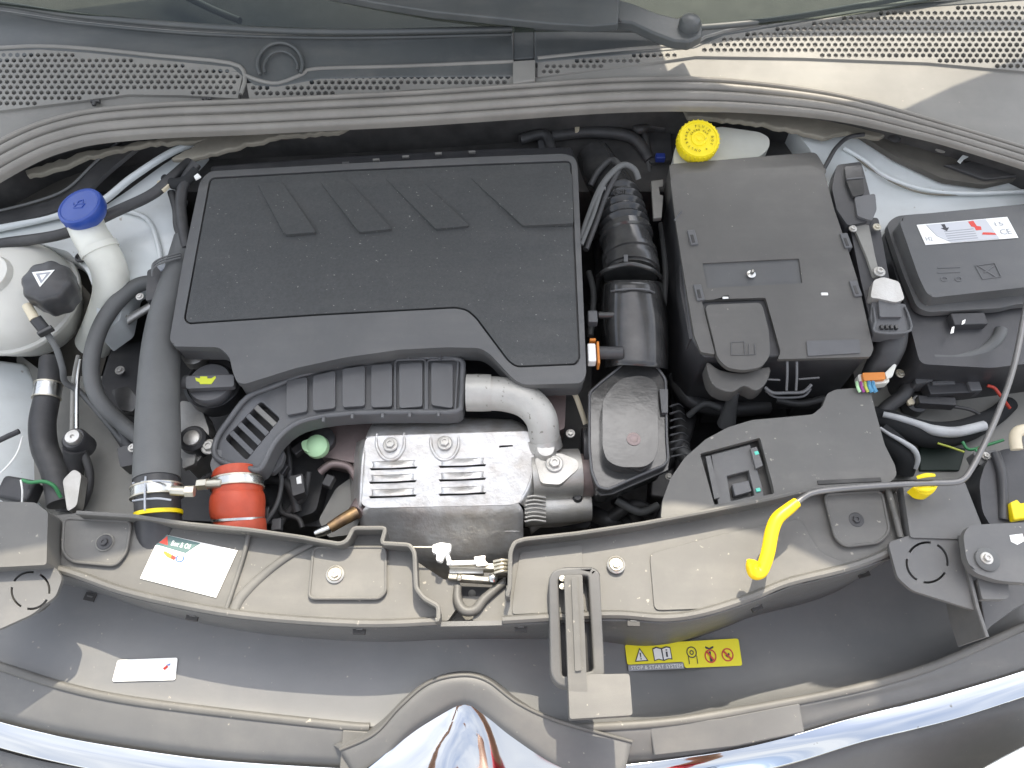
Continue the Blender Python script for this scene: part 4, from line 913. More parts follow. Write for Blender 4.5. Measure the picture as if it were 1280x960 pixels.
loft('lower_duct', M['gloss'], [[(752, 352, .80), (750, 400, .80), (756, 460, .80)], [(757, 352, .855), (758, 400, .855), (764, 458, .85)], [(772, 350, .886), (776, 400, .876), (780, 456, .866)], [(808, 350, .886), (814, 400, .876), (814, 458, .866)], [(823, 352, .855), (829, 400, .855), (829, 460, .85)], [(828, 352, .80), (836, 400, .80), (836, 462, .80)]], parent=ih, nu=16, nv=5, th=.003)
tube('duct_seam', M['duct'], [(764, 364, .878), (776, 362, .889), (792, 361, .890), (808, 362, .889), (818, 366, .878)], .0016, parent=ih)
tube('hose_lip', M['gloss'], [(748, 345, .85), (760, 336, .885), (788, 330, .9), (815, 337, .885), (827, 348, .85)], .0035, parent=ih)
o = tube('breather_pipe', M['greyrub'], [(726, 300, .89), (736, 270, .895), (750, 236, .905), (765, 216, .91), (780, 206, .91), (793, 212, .905), (798, 224, .895)], [.0048] * 7)
tag(o, 'thin grey breather pipe slanting from the engine cover to the top of the intake hose', 'pipe')
o = tube('breather_pipe', M['rubber'], [(732, 312, .88), (744, 280, .885), (756, 246, .895), (768, 222, .905), (774, 208, .90), (764, 200, .89), (748, 214, .88), (738, 232, .87)], [.005] * 8)
tag(o, 'black looped breather pipe over the intake hose', 'pipe')
o = tube('vacuum_line', M['greyrub'], [(727, 306, .895), (742, 268, .90), (752, 238, .905), (757, 236, .905)], .003)
tag(o, 'thinnest grey line beside the engine cover right edge', 'pipe')

mc = thing('ring_connector', 'white connector with a yellow locking ring at the right edge of the engine cover', 'connector', P(742, 440, .86))
cyl('connector_body', M['black'], (740, 441, .868), (778, 441, .868), .0095, parent=mc)
block('connector_plug', M['paper'], 740, 440, .880, .012, .030, .016, parent=mc, bev=.002)
block('locking_ring', M['amber'], 748, 440, .8815, .0035, .036, .020, parent=mc, bev=.001)
block('locking_tab', M['amber'], 741, 424, .8805, .009, .004, .012, parent=mc, bev=.001)
block('sensor_head', M['duct'], 741, 395, .875, .014, .020, .014, parent=mc, bev=.0015)
cyl('sensor_stem', M['gloss'], (748, 394, .868), (768, 394, .868), .005, parent=mc)

# ================================================================== battery box
bb = thing('battery_box', 'large black battery box lid with a hinged flap at its front left corner', 'battery cover', P(965, 330, .80))
zb = lambda a, b: .905 - max(0, b - 215) * .00006
bo = [(838, 224), (842, 218), (1012, 206), (1030, 214), (1043, 262), (1056, 300), (1072, 350), (1092, 436), (1088, 446), (972, 449), (976, 440), (957, 372), (877, 375), (894, 443), (876, 440), (868, 420), (856, 350), (845, 280)]
rec = [(878, 329), (999, 323), (1003, 354), (884, 360)]
plate('lid_top', M['batt'], rounded(bo, 2.5, 2), zb, .006, holes=[rounded(rec, 2, 2), [(902, 370), (911, 369), (912, 373), (903, 374)]], parent=bb, bev=.0018, bseg=3)
plate('label_recess', M['cover'], off(rec, 2), lambda a, b: zb(a, b) - .0025, .004, parent=bb, bev=.0005)
box_o = [(840, 228), (1026, 216), (1052, 300), (1086, 443), (1080, 446), (880, 446), (862, 420), (846, 290)]
plate('box_body', M['black'], box_o, lambda a, b: zb(a, b) - .0065, .17, parent=bb, bev=.004)
plate('rear_step', M['batt'], rounded([(836, 205), (1020, 190), (1034, 214), (1028, 222), (840, 238)], 6), .897, .05, parent=bb, bev=.006, bseg=3)
flap = plate('hinged_flap', M['batt'], rounded([(881, 381), (952, 378), (961, 412), (963, 444), (952, 459), (930, 463), (910, 460), (897, 448), (892, 425)], 7, 4), lambda a, b: zb(a, b) + .004 - max(0, b - 380) * .00002, .008, parent=bb, bev=.0022, bseg=3)
for a, b in (((914, 428), (930, 427)), ((914, 444), (944, 443)), ((914, 428), (914, 444)), ((930, 427), (931, 443)), ((943, 430), (944, 443)), ((936, 430), (936, 443))):
    tube('moulded_symbol', M['cover'], [(a[0], a[1], zb(*a) + .0034), (b[0], b[1], zb(*b) + .0034)], .0007, parent=flap, seg=6)
plate('flap_skirt', M['batt'], smooth_open([(884, 452), (900, 462), (930, 466), (962, 458), (958, 478), (945, 488), (930, 482), (915, 490), (895, 484), (886, 470)], 3, closed=True), .872, .03, parent=bb, bev=.004)
tube('flap_post', M['cover'], [(916, 488, .85), (914, 505, .82), (908, 530, .78)], [.010, .009, .014], parent=bb)
plate('front_label', M['duct'], rounded([(1008, 426), (1074, 424), (1076, 441), (1010, 445)], 2), lambda a, b: zb(a, b) + .002, .004, parent=bb, bev=.001)
lathe('stud', M['steel'], P(939, 343, .8985), [(.0065, 0), (.0065, .001), (.003, .002), (.003, .008), (.0018, .010), (0, .010)], parent=bb)
block('moulded_tab', M['paper'], 1031, 367, zb(0, 367) + .0015, .010, .0045, .003, parent=bb, bev=.0008)
block('moulded_tab', M['paper'], 907, 372, zb(0, 372) + .000, .009, .004, .003, parent=bb, bev=.0008)
for x in (984, 996):
    tube('frame_bar', M['duct'], [(x, 452, .885), (x, 470, .875), (x - 1, 488, .862)], .0018, parent=bb, seg=8)
tube('frame_foot', M['duct'], [(956, 484, .862), (966, 491, .860), (985, 491, .860), (1004, 490, .860), (1014, 481, .862)], .0024, parent=bb, seg=8, n=3)
tube('frame_foot', M['duct'], [(957, 488, .853), (968, 496, .851), (985, 497, .851), (1005, 495, .851), (1013, 486, .853)], .0018, parent=bb, seg=8, n=3)
tube('frame_bar', M['duct'], [(955, 474, .868), (975, 475, .868)], .0014, parent=bb, seg=6)
tube('frame_bar', M['duct'], [(998, 474, .868), (1024, 472, .868)], .0014, parent=bb, seg=6)
for x, y, s in ((866, 296, 1), (874, 365, 1), (1058, 300, -1), (1070, 360, -1)):
    cl = block('side_clip', M['duct'], x, y, zb(x, y) + .003, .012, .028, .018, rot=-6, parent=bb, bev=.0015)
    block('clip_slot', M['hollow'], x, y + 2, zb(x, y) + .0036, .0045, .015, .003, rot=-6, parent=cl, bev=.0004)  # near-black block gives the slot its inner shade
tube('side_lip', M['duct'], [(843, 276, .900), (852, 264, .903)], .0015, parent=bb, seg=6)
plate('side_ledge', M['black'], rounded([(848, 270), (858, 300), (870, 420), (862, 425), (850, 360)], 3), .885, .03, parent=bb, bev=.003)

o = plate('side_bracket', M['cowl'], [(814, 226), (829, 224), (829, 232), (824, 234), (825, 243), (829, 244), (827, 272), (817, 273)], .87, .008, bev=.001)
tag(o, 'small pale metal bracket standing alone left of the battery box', 'bracket')

# brake fluid
bf = thing('brake_fluid_reservoir', 'white fluid reservoir under the bright yellow screw cap', 'reservoir', P(895, 180, .86))
plate('tank', M['milk'], rounded([(842, 190), (850, 170), (900, 158), (950, 165), (962, 172), (962, 184), (950, 196), (900, 208), (850, 214), (842, 206)], 7), .885, .05, parent=bf, bev=.010, bseg=5)
cx_, cy_ = 874, 173
capc = P(cx_, cy_, .920); ax = Vector((.0, -.30, 1))
CAPK = 1.08
lathe('screw_cap', M['capyellow'], capc, [(.0300, -.022), (.0310, -.018), (.0310, -.002), (.0290, .001), (.0268, .001), (.0262, -.0005), (.0125, -.0005), (.0115, .0015), (.0085, .0015), (.0075, 0), (.0040, 0), (.0035, .0012), (0, .0015)], parent=bf, axis=ax, seg=40, scale=CAPK)
axn = ax.normalized(); e1 = Vector((1, 0, 0)); e2 = axn.cross(e1)
def cap_letters(word, rad, a_start, a_step, size, mat):
    for i, chv in enumerate(word):
        if chv == ' ': continue
        a = R(a_start - a_step * i); c0 = capc + (e1 * math.cos(a) + e2 * math.sin(a)) * rad + axn * .0008
        out = (e1 * math.cos(a) + e2 * math.sin(a)); tan = Vector(out.cross(axn))
        cu = bpy.data.curves.new('t', 'FONT'); cu.body = chv; cu.size = size; cu.extrude = .0004; cu.align_x = 'CENTER'; cu.resolution_u = 1
        ob = bpy.data.objects.new('t', cu); col.objects.link(ob)
        me = bpy.data.meshes.new_from_object(ob.evaluated_get(bpy.context.evaluated_depsgraph_get())); bpy.data.objects.remove(ob)
        yield [(c0 + tan * v.co.x + out * v.co.y + axn * v.co.z) for v in me.vertices], [tuple(p.vertices) for p in me.polygons]
        bpy.data.meshes.remove(me)
vv, ff = [], []
for a, b in list(cap_letters('BRAKE FLUID DOT 4 ONLY', .0195, 200, 16.2, .0058, None)) + list(cap_letters('CLEAN CAP', .0135, 150, 15, .0042, None)):
    n0 = len(vv); vv += a; ff += [tuple(i + n0 for i in f) for f in b]
finish('cap_lettering', vv, ff, material('olive cap lettering', (.30, .24, .01), .5), bf, smooth=False)
for k in range(28):
    a = 2 * math.pi * k / 28; c0 = capc + (e1 * math.cos(a) + e2 * math.sin(a)) * .0330 - axn * .010
    tube_w('cap_grip_rib', M['capyellow'], [c0 - axn * .009, c0 + axn * .009], .0013, bf, 6)
o = block('blue_clip', M['bluebit'], 826, 194, .86, .016, .012, .012, bev=.002); tag(o, 'small dark blue clip left of the yellow cap', 'clip')
o = block('pipe_joint', M['inkgrey'], 826, 166, .84, .018, .012, .014, bev=.003); tag(o, 'small grey block deep behind the intake hose left of the yellow cap', 'connector')

# ================================================================== body computer / connector stack
ecu = thing('control_unit', 'tall black control unit with stacked connectors beside the battery box', 'control unit', P(1080, 300, .80))
plate('unit_upper', M['black'], rounded([(1046, 206), (1076, 202), (1080, 215), (1088, 245), (1092, 275), (1060, 282), (1046, 262), (1040, 235)], 4), .905, .08, parent=ecu, bev=.004, bseg=3)
plate('unit_step', M['gloss'], rounded([(1056, 208), (1077, 206), (1081, 242), (1066, 246), (1058, 226)], 3), .911, .010, parent=ecu, bev=.002)
plate('unit_step', M['duct'], rounded([(1068, 246), (1094, 242), (1096, 262), (1090, 276), (1072, 270)], 3), .909, .012, parent=ecu, bev=.002)
tube('moulded_edge', M['duct'], [(1058, 224, .912), (1080, 222, .912)], .0012, parent=ecu, seg=6)
plate('unit_lower', M['black'], rounded([(1060, 272), (1098, 272), (1112, 350), (1120, 400), (1090, 410), (1076, 350)], 4), .893, .08, parent=ecu, bev=.004)
plate('mount_arm', M['under'], rounded([(1066, 282), (1086, 280), (1094, 320), (1100, 345), (1092, 346), (1084, 322), (1072, 294)], 3), .898, .008, parent=ecu, bev=.0015)
bolt(1096, 284, .900, ecu, BOLT, .75); bolt(1099, 340, .901, ecu, BOLT_S, 1.0)
bolt(1066, 286, .902, ecu, BOLT_S, .7)
plate('terminal_cap', M['cast'], rounded([(1092, 350), (1104, 346), (1124, 352), (1131, 374), (1120, 378), (1098, 373), (1088, 372)], 4), .908, .018, parent=ecu, bev=.004, bseg=3)
plate('plug_housing', M['duct'], rounded([(1090, 376), (1132, 380), (1139, 412), (1130, 418), (1094, 416), (1088, 398)], 3), .898, .024, parent=ecu, bev=.002)
plate('plug_latch', M['duct'], rounded([(1098, 374), (1124, 378), (1128, 396), (1100, 396)], 2), .904, .008, parent=ecu, bev=.0015)
for k in range(4): block('latch_tooth', M['gloss'], 1103 + k * 6, 408, .9025, .0042, .0065, .006, parent=ecu, bev=.0005)
tube('plug_lever', M['duct'], [(1092, 384, .899), (1094, 402, .901), (1093, 414, .901), (1116, 417, .902), (1138, 413, .901), (1136, 396, .901), (1131, 384, .899)], .0018, parent=ecu, seg=8, n=3)
tube('wrapped_harness', M['rubber'], [(1116, 408, .868), (1113, 428, .864), (1106, 446, .856), (1096, 464, .84), (1088, 480, .82)], [.021, .022, .021, .019, .017], parent=ecu, seg=20)
oc = thing('orange_connector', 'orange and white connector with coloured wires at the battery box corner', 'connector', P(1092, 474, .84))
plate('connector_shell', M['milk'], rounded([(1072, 468), (1110, 466), (1112, 478), (1076, 483)], 3), .862, .014, parent=oc, bev=.002)
plate('lock_slide', M['amber'], rounded([(1078, 466), (1106, 465), (1107, 474), (1080, 476)], 1.5), .868, .008, parent=oc, bev=.001)
plate('white_lever', M['milk'], [(1106, 466), (1118, 454), (1121, 456), (1116, 470), (1109, 474)], .866, .005, parent=oc, bev=.001)
for i, (x, m_) in enumerate(((1071, 'green'), (1076, 'violet'), (1081, 'wireyg'), (1086, 'cyan'), (1091, 'cyan'))):
    tube('wire', M[m_], [(x, 478, .868), (x + 1, 484, .874), (x + 4, 490, .872)], .0021 if m_ != 'cyan' else .003, parent=oc, seg=8)

# ================================================================== fuse box
fb = thing('fuse_box', 'black fuse box lid with a printed white sticker at the right edge', 'fuse box', P(1210, 330, .82))
zf = lambda a, b: .912 - max(0, b - 265) * .00006
lo_ = [(1124, 276), (1134, 269), (1290, 254), (1400, 246), (1400, 352), (1290, 358), (1166, 372), (1158, 366), (1148, 345)]
plate('lid_top', M['cover'], rounded(lo_, 7, 4), zf, .030, parent=fb, bev=.007, bseg=5)
plate('lid_skirt', M['cover'], rounded([(1108, 280), (1120, 270), (1140, 268), (1400, 250), (1400, 374), (1270, 380), (1252, 385), (1160, 390), (1146, 384), (1128, 340)], 8, 4), .884, .012, parent=fb, bev=.003, bseg=3)
plate('box_body', M['black'], rounded([(1104, 290), (1120, 276), (1400, 260), (1400, 440), (1240, 460), (1150, 455), (1136, 400)], 10, 4), .868, .12, parent=fb, bev=.006)
block('lid_latch', M['black'], 1212, 398, .882, .050, .020, .02, rot=-2, parent=fb)
plate('latch_glint', M['steel'], [(1203, 401), (1207, 399), (1206, 404), (1202, 406)], .884, .001, parent=fb, bev=0)
plate('latch_glint', M['steel'], [(1190, 409), (1193, 408), (1192, 416), (1188, 417)], .884, .001, parent=fb, bev=0)
def rel(pts, r=.0009): tube('moulded_symbol', M['duct'], [(x, y, zf(x, y) + .0003) for x, y in pts], r, parent=fb, seg=6, smooth=False)
for y in (335, 341): rel([(1172, y), (1200, y - 1)])
for x in (1180, 1198): rel([(x + 4 * math.cos(R(a)), 349 + 2.5 * math.sin(R(a))) for a in range(0, 361, 40)])
rel([(1219, 332), (1243, 329), (1251, 346), (1228, 349), (1219, 332)]); rel([(1222, 332), (1246, 347)]); rel([(1230, 341), (1243, 332)])
q = [(1146, 281), (1259, 271), (1273, 297), (1157, 306)]; z_ = lambda a, b: zf(a, b) + .0002
st = thing('sticker', 'white sticker with red and grey print on the fuse box lid', 'sticker', P(1210, 289, .911)); f = quadmap(q)
zs1 = lambda a, b: zf(a, b) + .0010
plate('sticker_sheet', M['paper'], [f(0, 0), f(1, 0), f(1, 1), f(0, 1)], zs1, .0008, parent=st, bev=0)
zs2 = lambda a, b: zf(a, b) + .0013
print_on('sticker_panel', material('pale grey sticker print', (.52, .53, .55), .45), [f(.10, .04), f(.76, .02), f(.80, .97), f(.28, .97), f(.16, .6)], zs2, st)
for k in range(5): print_on('printed_line', M['inkgrey'], [f(.26, .42 + k * .11), f(.58, .40 + k * .11), f(.58, .43 + k * .11), f(.26, .45 + k * .11)], lambda a, b: zs2(a, b) + .0003, st)
print_on('printed_arrow', M['ink'], [f(.26, .08), f(.30, .08), f(.30, .26), f(.33, .26), f(.29, .42), f(.24, .26), f(.27, .26)], lambda a, b: zs2(a, b) + .0003, st)
print_on('printed_flame', M['inkred'], [f(.56, .06), f(.62, .04), f(.63, .3), f(.67, .34), f(.66, .5), f(.60, .5), f(.60, .35), f(.57, .3)], lambda a, b: zs2(a, b) + .0003, st)
print_on('printed_flame', M['inkred'], [f(.66, .62), f(.74, .66), f(.78, .70), f(.79, .78), f(.72, .76), f(.64, .72)], lambda a, b: zs2(a, b) + .0003, st)
text_on('side_letters', 'CE', f, lambda a, b: zs2(a, b) + .0002, M['inkgrey'], st, .84, .55, .96, .80)
text_on('side_letters', '15', f, lambda a, b: zs2(a, b) + .0002, M['inkgrey'], st, .83, .20, .92, .38)
text_on('side_letters', 'H2', f, lambda a, b: zs2(a, b) + .0002, M['inkgrey'], st, .03, .62, .10, .82)
o = tube('corrugated_loom', M['greyrub'], [(1165, 448, .86), (1195, 448, .86), (1225, 440, .862), (1245, 425, .868), (1252, 412, .87)], .0085); tag(o, 'grey curved wiring loom below the fuse box latch', 'wiring')

# ================================================================== headlamp-side plate (big matt cover)
ab = thing('air_filter_cover', 'broad flat grey cover with a sunken latch pocket behind the yellow grip', 'air filter cover', P(960, 570, .80))
fo_ = [(826, 648), (828, 626), (838, 598), (856, 572), (882, 549), (910, 534), (940, 525), (985, 521), (1016, 518), (1028, 508), (1034, 492), (1044, 487), (1068, 485), (1088, 489), (1096, 520), (1106, 556), (1119, 582), (1121, 594), (1114, 602), (1102, 604), (1020, 609), (930, 628), (862, 641)]
pk = [(875, 567), (950, 547), (966, 606), (968, 617), (893, 631)]
zA = lambda a, b: .868 - max(0, 900 - a) * .00010
plate('cover_plate', M['deck'], rounded(fo_, 3, 2), zA, .010, holes=[rounded(pk, 2, 2)], parent=ab, bev=.003, bseg=3)
plate('cover_wall', M['black'], off(rounded(fo_, 3, 2), -5), lambda a, b: zA(a, b) - .008, .12, holes=[off(rounded(pk, 2, 2), 2)], parent=ab, bev=.002)
plate('pocket_floor', M['batt'], off(pk, 3), .848, .004, parent=ab, bev=0)
plate('latch_frame', M['panel'], [(889, 568), (938, 555), (952, 604), (956, 622), (898, 633)], .8605, .012, holes=[[(909, 595), (936, 588), (943, 619), (914, 626)]], parent=ab, bev=.0015)
plate('latch_tongue', M['duct'], [(915, 605), (936, 600), (940, 614), (919, 620)], .862, .010, parent=ab, bev=.0015)
plate('latch_bar', M['panel'], [(938, 560), (946, 558), (954, 582), (945, 586)], .866, .008, parent=ab, bev=.001)
plate('latch_bar', M['panel'], [(882, 570), (888, 569), (900, 622), (893, 624)], .864, .008, parent=ab, bev=.001)
for x, y in ((946, 566), (948, 612)): block('green_marker', M['green'] if False else material('teal marker', (.10, .55, .42), .4), x, y, .8665 if y < 600 else .8635, .006, .005, .003, rot=-14, parent=ab, bev=.0006)
block('front_slot', M['hollow'], 1062, 601, .8695, .085, .006, .004, rot=-3, parent=ab, bev=.0006)  # near-black strip stands in for the shade inside the slot

# ================================================================== prop rod
pr = thing('prop_rod', 'bent steel bonnet prop rod with a yellow hooked grip', 'prop rod', P(1150, 600, .90))
rod = [(1290, 340, .93), (1282, 385, .93), (1268, 455, .928), (1250, 510, .924), (1228, 560, .918), (1213, 588, .913), (1204, 599, .911), (1192, 603, .910), (1160, 604, .909), (1100, 607, .908), (1040, 612, .907), (1016, 616, .906), (1004, 622, .905), (992, 632, .903), (984, 640, .902)]
tube('rod', M['rod'], rod, .0039, parent=pr, seg=14)
grip = [(996, 628, .904), (986, 636, .903), (972, 648, .901), (965, 664, .897), (960, 690, .892), (955, 706, .888), (950, 715, .886), (943, 716, .888), (940, 708, .893), (941, 702, .897)]
tube('hooked_grip', M['gripyellow'], grip, [.0065, .0075, .0082, .0085, .0085, .0085, .0084, .0080, .0076, .0074], parent=pr, seg=18)
rc = thing('rod_clip', 'small yellow clip holding the prop rod', 'clip', P(1158, 606, .88))
plate('clip_base', M['yellow'], smooth_open([(1143, 607), (1172, 602), (1170, 612), (1163, 618), (1152, 617), (1145, 612)], 3, closed=True), .892, .020, parent=rc, bev=.002)
tube('clip_jaw', M['yellow'], [(1146, 597, .912), (1158, 594, .917), (1168, 594, .912)], [.0022, .003, .0022], parent=rc, sq=.7)
tube('clip_jaw', M['yellow'], [(1148, 611, .906), (1158, 612, .909), (1168, 610, .906)], [.0026, .0035, .0026], parent=rc, sq=.8)

# ================================================================== left: tanks and caps
wf = thing('washer_filler', 'milky washer filler neck with a round blue cap', 'washer filler', P(120, 320, .80))
tube('filler_neck', M['milk'], [(104, 272, .912), (112, 292, .903), (124, 312, .895), (136, 335, .875), (139, 365, .84), (130, 400, .79), (118, 430, .74)], [.0265, .0262, .0268, .0262, .0262, .0275, .029], parent=wf, seg=28)
tube('neck_bead', M['milk'], [(122, 308, .898), (126, 315, .893)], [.0290, .0288], parent=wf, seg=28, smooth=False)
bc = P(100, 258, .940); bax = Vector((-.16, .02, 1))
lathe('blue_cap', M['blue'], bc, [(.028, -.022), (.0335, -.014), (.0350, -.003), (.0335, .002), (.0300, .0032), (.0285, .002), (.010, .0022), (0, .0024)], parent=wf, axis=bax, seg=40)
bn = bax.normalized(); f1 = (Vector((1, 0, 0)) - bn * bn.x).normalized(); f2 = bn.cross(f1)
def on_cap(c, n1, a1, a2, x, y, h): return c + a1 * x + a2 * y + n1 * h
for seg in ([(-.008, -.004), (.006, -.005), (.009, .002), (-.004, .003), (-.008, -.004)], [(-.004, .003), (-.003, .009), (.004, .010), (.005, .003)], [(-.009, .002), (-.011, .006)]):
    tube_w('cap_symbol', M['blue'], [on_cap(bc, bn, f1, f2, x, y, .0026) for x, y in seg], .0008, wf, 6)
tube('cap_hinge_tab', M['blue'], [(78, 270, .928), (84, 282, .920), (92, 284, .915)], .003, parent=wf)

et = thing('expansion_tank', 'cloudy round coolant expansion tank with an eight-sided black cap', 'coolant tank', P(30, 385, .76))
tc_ = P(18, 370, .825)
lathe('tank_shell', M['tank'], tc_, [(.02, -.09), (.07, -.075), (.088, -.035), (.094, -.012), (.0985, -.010), (.0995, -.006), (.0985, -.002), (.094, 0), (.091, .015), (.082, .036), (.066, .050), (.045, .059), (.034, .062), (.030, .072), (0, .073)], parent=et, axis=(.0, -.10, 1), seg=56)
cc = P(57, 350, .918); cax = Vector((.08, -.04, 1)).normalized()
g1 = (Vector((1, 0, 0)) - cax * cax.x).normalized(); g2 = cax.cross(g1)
def octa():
    verts = []; faces = []; N = 48
    def rr(k, r): return r * (1 + .045 * math.cos(8 * 2 * math.pi * k / N))
    prof_ = [(.030, -.050), (.033, -.030), (.0345, -.026), (.0345, -.006), (.032, 0), (.029, .002), (.0, .0025)]
    for r, h in prof_:
        for k in range(N):
            a = 2 * math.pi * k / N; q_ = rr(k, r); verts.append(cc + g1 * q_ * math.cos(a) + g2 * q_ * math.sin(a) + cax * h)
    for i in range(len(prof_) - 1):
        for k in range(N): a = i * N + k; b = i * N + (k + 1) % N; faces.append((a, b, b + N, a + N))
    return finish('tank_cap', verts, faces, M['black'], et)
octa()
def flat_on(name, mat, pts, c, a1, a2, n1, h, th_=.0006, par=None):
    v = [c + a1 * x + a2 * y + n1 * h for x, y in pts]; v += [p - n1 * th_ for p in v]; n = len(pts)
    return finish(name, v, [tuple(range(n)), tuple(range(n, 2 * n))[::-1]] + [(i, (i + 1) % n, n + (i + 1) % n, n + i) for i in range(n)], mat, par, smooth=False)
flat_on('warning_triangle', M['paper'], [(-.020, .010), (.010, .016), (-.003, -.014)], cc, g1, g2, cax, .0034, par=et)
flat_on('warning_triangle', M['inkgrey'], [(-.0140, .0078), (.0060, .0118), (-.0028, -.0085)], cc, g1, g2, cax, .0038, par=et)
flat_on('warning_triangle', M['paper'], [(-.0080, .0055), (.0010, .0075), (-.0025, -.003)], cc, g1, g2, cax, .0042, par=et)
cw = thing('overflow_line', 'thin grey overflow line with a black quick connector on the round tank', 'pipe', P(60, 430, .82))
cyl('quick_connector', M['black'], (44, 398, .888), (60, 418, .870), .0085, parent=cw)
tube('connector_nipple', M['cream'], [(34, 382, .892), (44, 400, .888)], .007, parent=cw, smooth=False)
block('connector_collar', M['gloss'], 55, 412, .886, .022, .006, .010, rot=-35, parent=cw)
tube('line', M['greyrub'], [(58, 416, .872), (70, 435, .865), (78, 460, .845), (82, 478, .82), (105, 495, .80), (160, 560, .77)], .0045, parent=cw)
# ================================================================== left hoses
def clamp(label, a, b, r, screw=None, w=.0):
    t = thing('hose_clamp', label, 'clamp', P(*a)); A, B = P(*a), P(*b)
    tube_w('band', M['steel'], [A, B], r, t, 36)
    d = (B - A).normalized()
    tube_w('band_edge', M['zinc'], [A - d * .0008, A + d * .0012], r + .0009, t, 36); tube_w('band_edge', M['zinc'], [B - d * .0012, B + d * .0008], r + .0009, t, 36)
    if screw:
        cyl('screw_housing', M['zinc'], screw[0], screw[1], .0065, parent=t, seg=12)
        cyl('screw_head', M['zinc'], screw[1], screw[2], .0080, parent=t, seg=6)
    return t
o = tube('charge_air_hose', M['greyrub'], [(236, 300, .862), (228, 330, .862), (218, 362, .862), (207, 400, .862), (201, 440, .862), (198, 490, .86), (197, 540, .856), (196, 600, .852)], [.0225, .0235, .0245, .0255, .0270, .0285, .0300, .0305], seg=32)
tag(o, 'thick grey charge air hose running down the left side of the engine cover', 'hose')
o = tube('charge_air_pipe', M['black'], [(196, 598, .852), (197, 630, .846), (200, 680, .82)], [.029, .029, .030], seg=32)
tag(o, 'black plastic pipe end below the silver clamp at lower left', 'pipe')
o = tube('yellow_band', M['wireyg'], [(198, 640, .8445), (198, 645, .8435)], [.0305, .0305], seg=32, smooth=False); o.data.materials[0] = M['yellow']
tag(o, 'narrow yellow band round the black pipe end below the silver clamp', 'band')
cl1 = clamp('silver screw clamp round the foot of the thick grey hose', (196, 609, .851), (196, 622, .849), .0325, ((214, 613, .878), (232, 614, .876), (243, 614, .875)))
for y in (604, 626): tube('spring_wire', M['papergrey'], [(166, y, .866), (180, y - 2, .879), (198, y - 3, .883), (214, y - 1, .879)], .0014, parent=cl1, seg=6)
tube('spring_wire', M['papergrey'], [(182, 596, .880), (181, 612, .884), (181, 638, .880)], .0014, parent=cl1, seg=6)
o = tube('coolant_hose', M['greyrub'], [(214, 350, .842), (192, 352, .845), (170, 358, .848), (146, 378, .848), (126, 408, .845), (115, 445, .84), (116, 480, .833), (130, 508, .82), (155, 532, .80), (180, 552, .79)], [.0098, .0108, .0115, .0120, .0120, .0120, .0118, .0115, .011, .011], seg=20)
tag(o, 'grey coolant hose looping out left of the thick charge air hose', 'hose')
o = tube('radiator_hose', M['rubber'], [(64, 450, .80), (62, 475, .80), (58, 500, .795), (53, 530, .79), (56, 560, .785), (68, 590, .78), (76, 630, .775)], [.0165, .0165, .018, .0185, .0185, .018, .018], seg=24)
tag(o, 'short bent black hose below the round tank at far left', 'hose')
clamp('dull silver clamp on the short bent hose under the round tank', (61, 480, .799), (58, 498, .796), .0192)
hb = thing('pipe_bundle', 'pair of thin metal pipes with a pale bolt head below them at left', 'pipe', P(92, 550, .76))
tube('thin_pipe', M['under'], [(98, 445, .81), (93, 470, .81), (91, 500, .80), (90, 545, .795)], .0034, parent=hb)
tube('thin_pipe', M['steel'], [(101, 450, .812), (97, 475, .812), (96, 510, .802), (96, 545, .797)], .0030, parent=hb)
lathe('bolt_boss', M['black'], P(93, 549, .800), [(.018, -.03), (.018, 0), (.015, .004), (0, .004)], parent=hb)
lathe('bolt_head', M['cast'], P(92, 547, .806), [(.0115, -.003), (.0115, .003), (.010, .005), (.003, .005), (.002, .003), (0, .003)], parent=hb)
tube('boss_leg', M['black'], [(94, 560, .79), (93, 580, .77), (88, 610, .75), (82, 640, .74)], [.017, .015, .014, .014], parent=hb)
tube('boss_leg', M['rubber'], [(104, 565, .785), (112, 590, .77), (110, 615, .76), (98, 640, .75)], .006, parent=hb)
plate('cast_tab', M['cast'], rounded([(78, 600), (92, 586), (102, 592), (96, 632), (84, 640)], 5), .79, .02, parent=hb, bev=.004)
o = tube('green_wire', M['wiregreen'], [(28, 600, .80), (38, 603, .802), (55, 602, .804), (68, 608, .80), (76, 622, .79)], .0026); tag(o, 'green wire curving at the bottom left corner of the bay', 'wire')
o = tube('thin_wire', M['paper'], [(28, 545, .80), (22, 565, .80), (10, 582, .80), (-10, 600, .80)], .0013); tag(o, 'thin pale wire at the far left edge', 'wire')
o = tube('thin_wire', M['paper'], [(26, 600, .802), (28, 615, .80), (27, 635, .79)], .0013); tag(o, 'short pale wire standing beside the green wire', 'wire')
o = tube('black_pin', M['rubber'], [(-20, 560, .81), (2, 549, .81), (24, 539, .81)], .004); tag(o, 'short black stub pointing in from the left frame edge', 'hose')
o = plate('wing_front_edge', M['deck'], rounded([(-60, 625), (44, 628), (60, 640), (58, 706), (-60, 712)], 4), .882, .05, bev=.004); tag(o, 'sunlit beige block at the left edge above the corner bracket', 'trim panel')
o = block('foam_stub', M['black'], 18, 610, .79, .05, .035, .03, rot=10, bev=.006); tag(o, 'black foam block at the left edge behind the beige block', 'foam')

